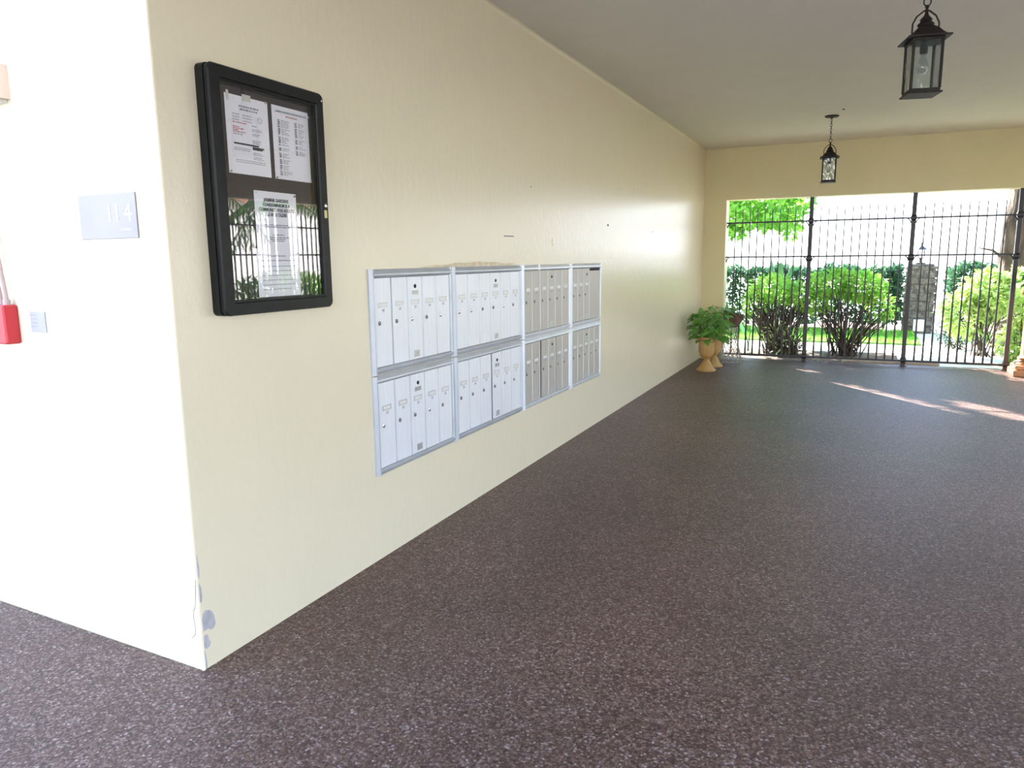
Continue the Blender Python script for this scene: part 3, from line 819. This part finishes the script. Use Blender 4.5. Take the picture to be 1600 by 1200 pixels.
# ------------------------------------------------------------------ iron gates
GY = Y1+.13
def rod(parent, x, z0, z1, tip=True, hw=.0118):
    bm = B(); box(bm, x-hw, x+hw, -hw, hw, z0, z1)
    if tip:
        for v in bm.verts:
            if v.co.z > z1-1e-4: v.co.x = x+(v.co.x-x)*.45; v.co.y *= .45
    return finish(bm, 'picket', M['iron'], parent)
def gusset(bm, x, z, sx, sz, r=.07):
    pts = [(x+sx*r*(1-math.sin(a)), 0, z+sz*r*(1-math.cos(a))) for a in [k/5*PI/2 for k in range(6)]]
    tube(bm, pts, .008, 6)
def gate_panel(label, x0, x1, rods, ztop, left_post=True):
    """x0, x1 inner faces of the posts; origin at panel's left foot"""
    t = thing('iron_gate_panel', label, 'gate', (x0, GY, 0), 0, 'iron picket panels across the garden opening')
    W = x1-x0
    for z, h in ((1.985, .021), (1.495, .021), (.070, .028)):
        bm = B(); box(bm, 0, W, -.0135, .0135, z-h/2, z+h/2, .001); finish(bm, 'rail', M['iron'], t)
    for z in (1.985, 1.495):
        bm = B()
        gusset(bm, 0.004, z, 1, -1); gusset(bm, W-.004, z, -1, -1)
        finish(bm, 'corner_scroll', M['iron'], t)
    for x in rods: rod(t, x-x0, .07, ztop)
    return t
PX = (1.455, 2.722, 3.905)
hp = .026
sc = lambda L: list(L)
gate_panel('left iron picket panel between the yellow wall and the first post', OX, PX[0]-hp,
           [.431+i*.1022 for i in range(10)], 2.17)
gate_panel('middle iron picket panel between the first and second posts', PX[0]+hp, PX[1]-hp,
           [1.578+i*.1016 for i in range(11)], 2.17)
gate_panel('right iron picket panel beside the terracotta column', PX[1]+hp, PX[2]-hp,
           [2.852+i*.0998 for i in range(10)], 2.17)
plab = ('first gate post from the left, behind the dark shrub stems', 'middle gate post with a flared foot on the floor', 'rightmost gate post beside the terracotta column')
for px, lb in zip(PX, plab):
    t = thing('gate_post', lb, 'post', (px, GY, 0), 0, 'square iron gate posts')
    bm = B(); box(bm, -hp, hp, -hp, hp, 0, OZ, .003); finish(bm, 'shaft', M['iron'], t)
    bm = B(); box(bm, -.05, .05, -.05, .05, 0, .008, .001); finish(bm, 'foot_plate', M['iron'], t)
    for z in (.085, 1.47, 1.985):
        bm = B()
        rg = [[bm.verts.new((sx*w_, sy*w_, z+dz)) for sx, sy in ((-1, -1), (1, -1), (1, 1), (-1, 1))] for w_, dz in ((hp, -.04), (.036, -.012), (.036, .012), (hp, .04))]
        for a, b in zip(rg[:-1], rg[1:]):
            for k in range(4): bm.faces.new((a[k], a[(k+1) % 4], b[(k+1) % 4], b[k]))
        finish(bm, 'collar', M['iron'], t)
# gate in the right hand opening, seen as a reflection in the notice board
t = thing('iron_side_gate', 'iron picket gate mirrored in the notice board glass', 'gate', (XR+.1, RY0, 0))
for z, h in ((1.99, .022), (1.60, .022), (.07, .028)):
    bm = B(); box(bm, -.011, .011, 0, RY1-RY0, z-h/2, z+h/2); finish(bm, 'rail', M['iron'], t)
for k in range(33):
    bm = B(); y = .05+k*.102; hw = .0075 if k % 11 else .026
    box(bm, -hw, hw, y-hw, y+hw, .0 if hw > .01 else .07, 2.17 if hw < .01 else RZ); finish(bm, 'picket' if hw < .01 else 'post', M['iron'], t)

# ------------------------------------------------------------------ urns and plants in the corner
def make_urn(label, loc):
    t = thing('terracotta_urn', label, 'urn', loc, 0, 'ochre terracotta urns in the far corner')
    bm = B()
    lathe(bm, [(.122, 0), (.128, .008), (.126, .024), (.108, .036), (.078, .075), (.052, .12), (.040, .145), (.038, .155), (.052, .160), (.054, .168), (.044, .176)], 32)
    finish(bm, 'foot', M['terracotta'], t, True)
    bm = B()
    lathe(bm, [(.044, .174), (.066, .188), (.088, .215), (.100, .26), (.106, .33), (.108, .395), (.118, .410), (.113, .418), (.130, .428), (.136, .444), (.132, .456), (.116, .458), (.106, .445), (.104, .40)], 32)
    finish(bm, 'bowl', M['terracotta'], t, True)
    bm = B(); lathe(bm, [(0, .40), (.104, .405), (.104, .412), (0, .425)], 20, cap=False); finish(bm, 'soil', M['soil'], t)
    return t
make_urn('front ochre terracotta urn on a pedestal foot by the cream wall', (.325, 9.99, 0))
make_urn('rear ochre terracotta urn half hidden behind the front urn', (.345, 10.42, 0))

def heart_leaf():
    """one pothos leaf, unit length along +y, heart shaped, folded and curved"""
    bm = B()
    out = [(0, 0), (.22, -.10), (.42, .02), (.47, .22), (.38, .50), (.20, .78), (0, 1.0)]
    mid = [(0, 0), (0, .2), (0, .4), (0, .6), (0, .8), (0, 1.0)]
    def Z(x, y): return abs(x)*.28 - .32*y*y
    mv = [bm.verts.new((0, y, Z(0, y))) for _, y in mid]
    for s in (1, -1):
        ov = [bm.verts.new((s*x, y, Z(x, y))) for x, y in out[1:-1]]
        seq = [(mv[0], ov[0], ov[1]), (mv[0], ov[1], mv[1]), (mv[1], ov[1], ov[2]), (mv[1], ov[2], mv[2]), (mv[2], ov[2], ov[3]), (mv[2], ov[3], mv[3]), (mv[3], ov[3], ov[4]), (mv[3], ov[4], mv[4]), (mv[4], ov[4], mv[5])]
        for f in seq: bm.faces.new(f if s == 1 else tuple(reversed(f)))
    me = bpy.data.meshes.new('leaf'); bm.to_mesh(me); bm.free()
    me.polygons.foreach_set('use_smooth', [True]*len(me.polygons)); me.materials.append(M['pothos'])
    return me
LEAF = heart_leaf()
def pothos(label, loc, n, rx, h, seed, smin=.07, smax=.125):
    r = random.Random(seed)
    t = thing('potted_vine', label, 'plant', loc)
    bm = B(); leaves = []
    for k in range(n):
        a = r.uniform(0, 2*PI); q = r.uniform(.15, 1)**.6
        up = r.uniform(.15, 1)
        ex = Vector((math.cos(a)*rx*q, math.sin(a)*rx*q, h*up*(1-.45*q*q) - (.05*q if up < .35 else 0)))
        st = Vector((math.cos(a)*.05, math.sin(a)*.05, .0))
        mid = (st+ex)/2+Vector((0, 0, .06))
        tube(bm, [st, mid, ex], .0022, 4)
        leaves.append((ex, a))
    finish(bm, 'stems', M['pothos'], t)['kind'] = 'stuff'
    for ex, a in leaves:
        o = bpy.data.objects.new('leaf', LEAF); C.objects.link(o); o.parent = t
        s = r.uniform(smin, smax)
        d = Vector((math.cos(a+r.uniform(-.9, .9)), math.sin(a+r.uniform(-.9, .9)), r.uniform(-.55, .35))).normalized()
        up = (Vector((0, 0, 1))+rnd_dir()*.45).normalized()
        xx = d.cross(up).normalized(); zz = xx.cross(d).normalized()
        mm = Matrix((xx, d, zz)).transposed().to_4x4(); mm.translation = ex
        o.matrix_local = mm @ Matrix.Scale(s, 4)
    return t
pothos('bushy green heart-leaved vine spilling over the front urn', (.325, 9.99, .425), 125, .225, .44, 11, .07, .12)
pothos('green leafy plant rising from the rear urn behind the vine', (.345, 10.42, .425), 70, .2, .50, 12, .07, .11)

# wire stand with a clay bowl
t = thing('wire_plant_stand', 'pale lattice wire stand next to the iron gate', 'plant stand', (.47, 10.98, 0))
bm = B(); n = 16; hgt = .50
def Rw(z): return .185 - .12*min(1, z/.28)**.8*.5 - .02*(z/hgt)
for k in range(n):
    for s in (1, -1):
        pts = []
        for j in range(9):
            z = hgt*j/8; a = 2*PI*k/n + s*j/8*PI*.55
            pts.append((Rw(z)*math.cos(a), Rw(z)*math.sin(a), z+.004))
        tube(bm, pts, .0055, 4)
finish(bm, 'wire_lattice', M['wire'], t)['kind'] = 'stuff'
for z, rr2 in ((.006, .004), (.05, .003), (.10, .003), (.28, .003), (.5, .005)):
    bm = B(); tube(bm, [(Rw(z)*math.cos(2*PI*k/24), Rw(z)*math.sin(2*PI*k/24), z+.001) for k in range(24)], rr2, 5, True); finish(bm, 'hoop', M['wire'], t)
t = thing('clay_bowl', 'dark clay bowl tilted on top of the wire stand', 'bowl', (.47, 10.98, .50))
bm = B(); lathe(bm, [(.05, 0), (.085, .02), (.12, .07), (.138, .13), (.14, .185), (.15, .20), (.145, .212), (.13, .21), (.126, .17)], 28)
bmesh.ops.rotate(bm, verts=bm.verts, cent=(0, 0, 0), matrix=Matrix.Rotation(math.radians(12), 3, 'Y'))
finish(bm, 'shell', M['clay'], t, True)
bm = B(); lathe(bm, [(0, .17), (.126, .172), (0, .185)], 16, cap=False)
bmesh.ops.rotate(bm, verts=bm.verts, cent=(0, 0, 0), matrix=Matrix.Rotation(math.radians(12), 3, 'Y')); finish(bm, 'soil', M['soil'], t)
pothos('small sparse plant growing in the clay bowl', (.44, 10.98, .68), 26, .15, .15, 13, .05, .09)

# terracotta column at the right edge
t = thing('terracotta_column', 'orange terracotta column on a square base at the right edge', 'column', (4.12, 11.02, 0))
bm = B(); box(bm, -.21, .21, -.21, .21, 0, .075, .008); box(bm, -.185, .185, -.185, .185, .075, .13, .012); finish(bm, 'plinth', M['terra_red'], t)
bm = B(); lathe(bm, [(.175, .13), (.185, .145), (.178, .165), (.150, .178), (.142, .192), (.150, .205), (.147, .22), (.128, .235), (.122, .26)], 32); finish(bm, 'base_moulding', M['terra_red'], t, True)
bm = B(); lathe(bm, [(.122, .255), (.118, .6), (.112, .95), (.124, .965), (.124, .98)], 32); finish(bm, 'shaft', M['terra_red'], t, True)
bm = B(); lathe(bm, [(.124, .98), (.16, 1.0), (.17, 1.02), (.165, 1.03), (.06, 1.035)], 32); finish(bm, 'capital', M['terra_red'], t, True)
pothos('green plant sitting on top of the terracotta column', (4.12, 11.02, 1.04), 60, .2, .3, 15)

# ------------------------------------------------------------------ garden
SHRUBS = []   # crowns that catch the sun before it reaches the floor
def shrub(label, loc, crown, n, stems, mat, leaf=(.09, .045), seed=1, name='garden_shrub', droop=.25, low=0):
    r = random.Random(seed); rs = random.getstate(); random.seed(seed)
    t = thing(name, label, 'shrub', loc)
    bm = B()
    for cx, cy, cz, rx, ry, rz, share in crown:
        for k in range(int(n*share)):
            d = rnd_dir(); q = random.uniform(.2, 1)**.5
            p = Vector((cx+d.x*rx*q, cy+d.y*ry*q, cz+d.z*rz*q))
            ld = (d+rnd_dir()*.9+Vector((0, 0, .2))).normalized()
            L = random.uniform(.6, 1.2)*leaf[0]
            leaf_mesh(bm, p, ld, Vector((0, 0, 1))+rnd_dir()*.5, L, L*leaf[1]/leaf[0], droop=droop)
    finish(bm, 'foliage', mat, t)['kind'] = 'stuff'
    bm = B()
    for k in range(stems):
        a = random.uniform(0, 2*PI); q = random.uniform(0, .3)
        b0 = Vector((math.cos(a)*q*.8, math.sin(a)*q*.6, -.03))
        c = random.choice(crown)
        e = Vector((c[0]+random.uniform(-.8, .8)*c[3], c[1]+random.uniform(-.8, .8)*c[4], c[2]+random.uniform(-.9, .5)*c[5]))
        mdl = b0.lerp(e, .5)+Vector((random.uniform(-.06, .06), random.uniform(-.05, .05), .05))
        tube(bm, [b0, mdl, e], .007, 5, rads=[.011, .008, .004])
        if random.random() < .6:
            e2 = mdl+Vector((random.uniform(-.25, .25), random.uniform(-.15, .15), random.uniform(.2, .4)))
            tube(bm, [mdl, e2], .005, 4, rads=[.006, .003])
    finish(bm, 'stems', M['stem'], t)['kind'] = 'stuff'
    random.setstate(rs)
    for cx, cy, cz, rx, ry, rz, share in crown:
        SHRUBS.append((Vector((loc[0]+cx, loc[1]+cy, loc[2]+cz)), max(rx, rz)*.95))
    return t
# left: bright crown over bare dark stems
shrub('bright green shrub on many bare dark stems behind the left picket panel', (1.0, 12.35, -.03),
      [(-.12, 0, 1.02, .38, .35, .20, .5), (.26, .1, .92, .28, .3, .2, .3), (-.38, 0, .80, .18, .2, .2, .12)], 1100, 110, M['shrub'], (.11, .05), 21)
shrub('dense grassy clump of dark stems at the foot of the first gate post', (1.15, 12.1, -.03),
      [(0, 0, .25, .42, .2, .28, 1.)], 160, 90, M['croton'], (.12, .02), 22)
shrub('broad bright green shrub behind the middle picket panel', (1.95, 12.5, -.03),
      [(-.22, 0, 1.10, .34, .3, .20, .35), (.20, 0, 1.06, .34, .3, .22, .4), (.48, .05, .74, .22, .2, .2, .12), (-.40, 0, .78, .18, .2, .16, .08)], 1300, 64, M['shrub'], (.12, .06), 23)
# right: pale broad-leaved shrubs
shrub('pale yellow-green broad-leaved shrub behind the right picket panel', (3.95, 13.4, -.05),
      [(0, 0, .95, .42, .35, .32, .5), (-.33, 0, .62, .3, .3, .32, .3), (.4, 0, 1.0, .35, .3, .3, .3)], 1500, 24, M['croton'], (.15, .09), 24)
shrub('low green shrub at the foot of the pale broad-leaved shrub', (3.62, 14.3, -.05),
      [(0, 0, .28, .32, .3, .26, 1.)], 500, 10, M['hedge'], (.08, .035), 25)
shrub('light leafy plant beside the terracotta column', (4.25, 12.3, -.05),
      [(0, 0, .32, .3, .25, .3, 1.), (.05, 0, .85, .3, .25, .3, .8)], 500, 14, M['croton'], (.13, .07), 26)

# paddle-leaved plant
def paddle_plant(label, loc, leaves, seed):
    r = random.Random(seed)
    t = thing('paddle_leaf_plant', label, 'plant', loc)
    for (az, lean, hgt, L, W) in leaves:
        bm = B()
        d = Vector((math.cos(az), math.sin(az), 0)); n = 9
        base = Vector((0, 0, 0))
        cen = []
        for j in range(n+1):
            u = j/n; cen.append(base + d*(lean*u*u) + Vector((0, 0, hgt*u-.18*lean*u*u*u)))
        tube(bm, cen[:6], .011, 6, rads=[.016-.0018*j for j in range(6)])
        side = d.cross(Vector((0, 0, 1))).normalized()
        side = (side*math.cos(.5)+d*math.sin(.5)).normalized() if r.random() < .5 else side
        # blade over the top part
        P = []
        for j in range(9):
            u = j/8; c = base+d*(lean*(.5+.5*u)**2)+Vector((0, 0, hgt*(.5+.5*u)-.18*lean*(.5+.5*u)**3))
            wv = W*math.sin(PI*min(1, .06+u*.94))**.7*(1-.25*u)
            nrm = Vector((0, 0, 1)).cross(side).normalized()
            P.append((bm.verts.new(c-side*wv/2+nrm*wv*.12), bm.verts.new(c), bm.verts.new(c+side*wv/2+nrm*wv*.12)))
        for a, b in zip(P[:-1], P[1:]):
            bm.faces.new((a[0], a[1], b[1], b[0])); bm.faces.new((a[1], a[2], b[2], b[1]))
        finish(bm, 'leaf', M['paddle'], t, True)
    return t
paddle_plant('tall plant with upright paddle leaves behind the left shrub', (.78, 14.4, -.03),
             [(0.1+k*2.39, .15+.07*k, 1.62-.06*k, .7, .17) for k in range(9)], 5)
paddle_plant('young plant with one broad green leaf behind the left pickets', (.52, 12.6, -.03),
             [(.3, .10, .66, .3, .17), (2.6, .2, .5, .3, .12)], 6)

# hedges
def hedge(label, x0, x1, y0, y1, h, n, seed):
    random_state = random.getstate(); random.seed(seed)
    t = thing('clipped_hedge', label, 'hedge', ((x0+x1)/2, (y0+y1)/2, -.03))
    bm = B(); W, D = (x1-x0)/2, (y1-y0)/2
    for k in range(n):
        f = random.random()
        if f < .62: p = Vector((random.uniform(-W, W), -D+random.uniform(0, .18), random.uniform(.12, h)))
        elif f < .85: p = Vector((random.uniform(-W, W), random.uniform(-D, D), h+random.uniform(-.12, .03)))
        else: p = Vector((random.choice((-W, W))+random.uniform(-.1, .1), random.uniform(-D, D), random.uniform(.1, h)))
        p.z += .04*math.sin(p.x*5)+.03*math.sin(p.x*13)
        leaf_mesh(bm, p, (rnd_dir()+Vector((0, -.4, .3))).normalized(), rnd_dir(), random.uniform(.07, .13), random.uniform(.05, .08))
    finish(bm, 'foliage', M['hedge'], t)['kind'] = 'stuff'
    bm = B()
    nx = max(3, int(W*2/.8))
    for k in range(nx):   # woody core that keeps the hedge opaque
        x = -W+.2+(2*W-.4)*k/(nx-1)
        tube(bm, [(x, 0, -.02), (x+random.uniform(-.1, .1), 0, h*.5), (x+random.uniform(-.2, .2), 0, h*.85)], .03, 6, rads=[.04, .03, .015])
    finish(bm, 'stems', M['stem'], t)['kind'] = 'stuff'
    random.setstate(random_state)
hedge('long clipped dark hedge at the back left of the stone pillar', -5, 2.82, 17.2, 18.2, 1.24, 15000, 31)
hedge('clipped dark hedge at the back right of the stone pillar', 3.84, 9.0, 17.1, 18.1, 1.28, 9000, 32)

# stone pillar with lantern
t = thing('stone_pillar', 'grey coral stone pillar standing between the two hedges', 'pillar', (3.22, 17.1, -.06))
bm = B(); box(bm, -.24, .24, -.20, .20, 0, 1.32); finish(bm, 'mortar_core', M['mortar'], t)
r = random.Random(8); z = 0
while z < 1.30:
    h = min(r.uniform(.12, .19), 1.34-z)
    for side in ('f', 'r', 'l'):
        u0, u1 = (-.26, .26) if side == 'f' else (-.20, .20)
        u = u0
        while u < u1-.03:
            wd = min(r.uniform(.14, .26), u1-u)
            if u1-u-wd < .07: wd = u1-u
            bm = B(); pr = r.uniform(.015, .045)
            if side == 'f': box(bm, u+.006, u+wd-.006, -.20-pr, -.16, z+.006, z+h-.006, .012)
            elif side == 'r': box(bm, .20, .24+pr, u+.006, u+wd-.006, z+.006, z+h-.006, .012)
            else: box(bm, -.24-pr, -.20, u+.006, u+wd-.006, z+.006, z+h-.006, .012)
            for v in bm.verts: v.co += Vector((r.uniform(-.006, .006),)*3)
            finish(bm, 'stone', M['stone'], t); u += wd
    z += h
bm = B(); box(bm, -.22, .22, -.2, .2, 1.32, 1.38, .02); finish(bm, 'capstone', M['stone'], t)
t = thing('white_plaque', 'white plaque leaning at the foot of the stone pillar', 'plaque', (3.24, 16.84, -.06))
bm = B(); box(bm, -.10, .10, -.02, 0.0, .05, .28, .004); finish(bm, 'panel', M['white'], t)
bm = B(); box(bm, -.12, .12, -.035, .0, 0, .05, .004); finish(bm, 'foot', M['stone'], t)
t = thing('pillar_lantern', 'small dark lantern on top of the stone pillar', 'lantern', (3.2, 17.1, 1.32))
bm = B(); lathe(bm, [(.09, 0), (.09, .02), (.03, .03), (.025, .10), (.05, .12)], 12); finish(bm, 'base', M['iron'], t, True)
for sx in (-1, 1):
    for sy in (-1, 1):
        bm = B(); box(bm, sx*.055-.006, sx*.055+.006, sy*.055-.006, sy*.055+.006, .12, .28); finish(bm, 'corner_post', M['iron'], t)
bm = B(); box(bm, -.065, .065, -.065, .065, .11, .125); finish(bm, 'tray', M['iron'], t)
bm = B(); lathe(bm, [(.11, .28), (.10, .295), (.04, .34), (.02, .36), (.015, .40), (.02, .41), (0, .43)], 12); finish(bm, 'roof', M['iron'], t, True)

# trees
def trunk_mesh(bm, pts, rads, seg=18, rough=.06, seed=2):
    r = random.Random(seed); n0 = len(bm.verts)
    P = []; R = []
    for i in range(len(pts)-1):
        for k in range(6):
            P.append(Vector(pts[i]).lerp(Vector(pts[i+1]), k/6)); R.append(rads[i]+(rads[i+1]-rads[i])*k/6)
    P.append(Vector(pts[-1])); R.append(rads[-1])
    tube(bm, P, 1, seg, rads=R); bm.verts.ensure_lookup_table()
    for v in bm.verts[n0:]:
        ph = math.sin(v.co.x*23+v.co.z*3)+math.sin(v.co.y*27-v.co.z*4)+math.sin(v.co.z*11+v.co.x*9)
        v.co += Vector((v.co.x-P[0].x, v.co.y-P[0].y, 0)).normalized()*rough*.4*ph*.5 + Vector((r.uniform(-1, 1), r.uniform(-1, 1), 0))*rough*.15
t = thing('oak_tree', 'thick rough brown tree trunk beyond the right gate post', 'tree', (4.60, 14.8, -.06))
bm = B(); trunk_mesh(bm, [(0, 0, 0), (-.05, 0, 1.0), (-.10, 0, 2.0), (.05, 0, 3.2), (.2, 0, 4.5)], [.42, .32, .30, .30, .22]); finish(bm, 'trunk', M['bark'], t, True)
bm = B(); tube(bm, [(-.3, -.1, 1.45), (-.52, -.15, 1.62), (-.72, -.2, 1.66)], .02, 6, rads=[.03, .02, .01]); finish(bm, 'branch', M['bark'], t, True)
bm = B()
for k in range(2600):
    d = rnd_dir(); p = Vector((.3, 0, 5.6)) + Vector((d.x*2.4, d.y*2.2, d.z*1.3))*random.uniform(.4, 1)
    leaf_mesh(bm, p, rnd_dir(), rnd_dir(), .16, .08)
finish(bm, 'foliage', M['tree_leaf'], t)['kind'] = 'stuff'

# big tree at the left, its crown keeps the sun off the passage floor with gaps cut to place streaks
SUNH = Vector((SUN_AZ.x, SUN_AZ.y)); TE = math.tan(SUN_EL)
def ground_hit(p):
    s = p.z/TE
    return p.x-SUNH.x*s, p.y-SUNH.y*s
PATCHES = [((1.95, 9.50), (2.62, 8.68), .085), ((2.5, 8.85), (3.07, 8.11), .05), ((3.05, 8.74), (3.75, 7.8), .13),
           ((1.30, 10.78), (1.74, 10.25), .09), ((1.88, 11.2), (2.15, 10.85), .09), ((2.10, 10.8), (2.3, 10.5), .06),
           ((3.55, 11.3), (5.2, 9.5), .3)]
def in_gap(gx, gy):
    for (ax, ay), (bx, by), rad in PATCHES:
        dx, dy = bx-ax, by-ay; L2 = dx*dx+dy*dy
        u = max(0, min(1, ((gx-ax)*dx+(gy-ay)*dy)/L2))
        rr3 = rad*(.55+.45*math.sin(PI*min(1, max(0, u))))
        if math.hypot(gx-ax-u*dx, gy-ay-u*dy) < rr3+.08: return True
    return False
def hits_shrub(p):
    for c, rad in SHRUBS[:9]:
        v = c-p; s = v.dot(-TO_SUN)
        if s > 0 and (v+TO_SUN*s).length < rad*.8: return True
    return False
t = thing('shade_tree', 'spreading tree whose bright leaves hang into view at the upper left', 'tree', (-3.6, 15.6, -.06))
bm = B(); trunk_mesh(bm, [(0, 0, 0), (.1, 0, 1.2), (-.05, 0, 2.4), (.1, 0, 3.4)], [.3, .22, .2, .16], seed=5); finish(bm, 'trunk', M['bark'], t, True)
bm = B()
for k in range(16):
    a = 2*PI*k/16; L = random.uniform(1.5, 3.2)
    e = Vector((math.cos(a)*L+.4, math.sin(a)*L*.35, 3.2+random.uniform(.2, 1.6)))
    tube(bm, [(.05, 0, 2.6+random.uniform(0, .7)), (e.x*.45, e.y*.45, 3.4), tuple(e)], .05, 6, rads=[.08, .05, .015])
finish(bm, 'limbs', M['bark'], t)['kind'] = 'stuff'
bm = B(); cnt = 0
org = Vector((-3.6, 15.6, -.06))
for k in range(60000):
    x = random.uniform(-7.2, 1.9); y = random.gauss(15.3, .7); 
    top = 5.9; bot = 2.0 + .08*math.sin(x*5.1)+.06*math.sin(x*13)
    if x > .9: bot += (x-.9)*1.6
    z = random.uniform(bot, top)
    p = Vector((x, y, z))
    gx, gy = ground_hit(p)
    if in_gap(gx, gy): continue
    if hits_shrub(p) and random.random() < .85 and not (-.6 < gx < 4.5 and 7.4 < gy < 11.2 and random.random() < .35): continue
    seen = -1.2 < x < 1.3 and z < 2.9
    if not (-1.0 < gx < 5.4 and 6.4 < gy < 11.4) and not seen and random.random() < .93: continue
    if z < 2.9 and x > .9 and random.random() < .5: continue
    leaf_mesh(bm, p-org, (rnd_dir()+Vector((0, 0, -.3))).normalized(), rnd_dir(), random.uniform(.13, .2), random.uniform(.07, .11)); cnt += 1
finish(bm, 'foliage', M['tree_leaf'], t)['kind'] = 'stuff'
print('crown leaves', cnt)

# palm-like trees to the right of the passage (mirrored in the notice board)
def palm(label, loc, hgt, n, seed, fl=1.9):
    r = random.Random(seed)
    t = thing('palm', label, 'palm', loc)
    bm = B(); trunk_mesh(bm, [(0, 0, 0), (.08, .03, hgt*.5), (.02, 0, hgt)], [.17, .12, .10], 12, .03); finish(bm, 'trunk', M['bark'], t, True)
    for k in range(n):
        bm = B(); a = 2*PI*k/n+r.uniform(-.2, .2); el = r.uniform(-.1, .9); L = fl*r.uniform(.8, 1.1)
        prev = None; pts = []
        for j in range(13):
            u = j/12; pts.append(Vector((math.cos(a)*L*u*math.cos(el*(1-u)), math.sin(a)*L*u*math.cos(el*(1-u)), hgt+L*(math.sin(el)*u-.85*u*u))))
        tube(bm, pts, .01, 4)
        for j in range(1, 13):
            dd = (pts[j]-pts[j-1]).normalized(); sd_ = dd.cross(Vector((0, 0, 1)))
            if sd_.length < .01: sd_ = Vector((1, 0, 0))
            sd_.normalize()
            for s in (-1, 1):
                for q in (0, .5):
                    leaf_mesh(bm, pts[j-1].lerp(pts[j], q), (sd_*s+dd*.6+Vector((0, 0, -.5))).normalized(), Vector((0, 0, 1)), .38*(1-.4*j/12), .035)
        finish(bm, 'frond', M['tree_leaf'], t)
palm('palm beyond the side gate mirrored upper right in the board glass', (7.7, 10.9, -.06), 2.7, 16, 3, 1.6)
palm('palm beyond the side gate mirrored on the left of the board glass', (8.0, 9.0, -.06), 2.9, 14, 4, 1.5)
shrub('dark shrub beyond the side gate mirrored low in the board glass', (6.9, 9.9, -.06), [(0, 0, .75, .6, 1.5, .6, 1.)], 2600, 16, M['shrub'], (.2, .05), 27)

# lawn blades
bm = B()
for k in range(9000):
    x = random.uniform(-2, 4.9); y = random.uniform(14.6, 17.1)
    if 3.15 < x < 4.2: continue
    a = random.uniform(0, PI); h = random.uniform(.03, .075); dx, dy = math.cos(a)*.012, math.sin(a)*.012
    bm.faces.new([bm.verts.new(v) for v in ((x-dx, y-dy, -.04), (x+dx, y+dy, -.04), (x+random.uniform(-.03, .03), y+random.uniform(-.03, .03), -.03+h))])
o = finish(bm, 'lawn_grass', M['grass']); tag(o, 'short bright green grass in front of the hedge', 'grass', kind='stuff')
# fallen leaves at the foot of the gate
bm = B()
for k in range(150):
    x = random.gauss(1.62, .25) if k < 110 else random.uniform(.9, 2.6); y = random.uniform(11.26, 11.46)
    if abs(x-1.455) < .06 and abs(y-GY) < .06: continue
    leaf_mesh(bm, Vector((x, y, random.uniform(.004, .02))), Vector((random.uniform(-1, 1), random.uniform(-1, 1), .1)), Vector((0, 0, 1)), .045, .025, droop=.05)
o = finish(bm, 'fallen_leaves', M['dry_leaf']); tag(o, 'dark dry leaves heaped at the foot of the first gate post', 'leaves', kind='stuff')
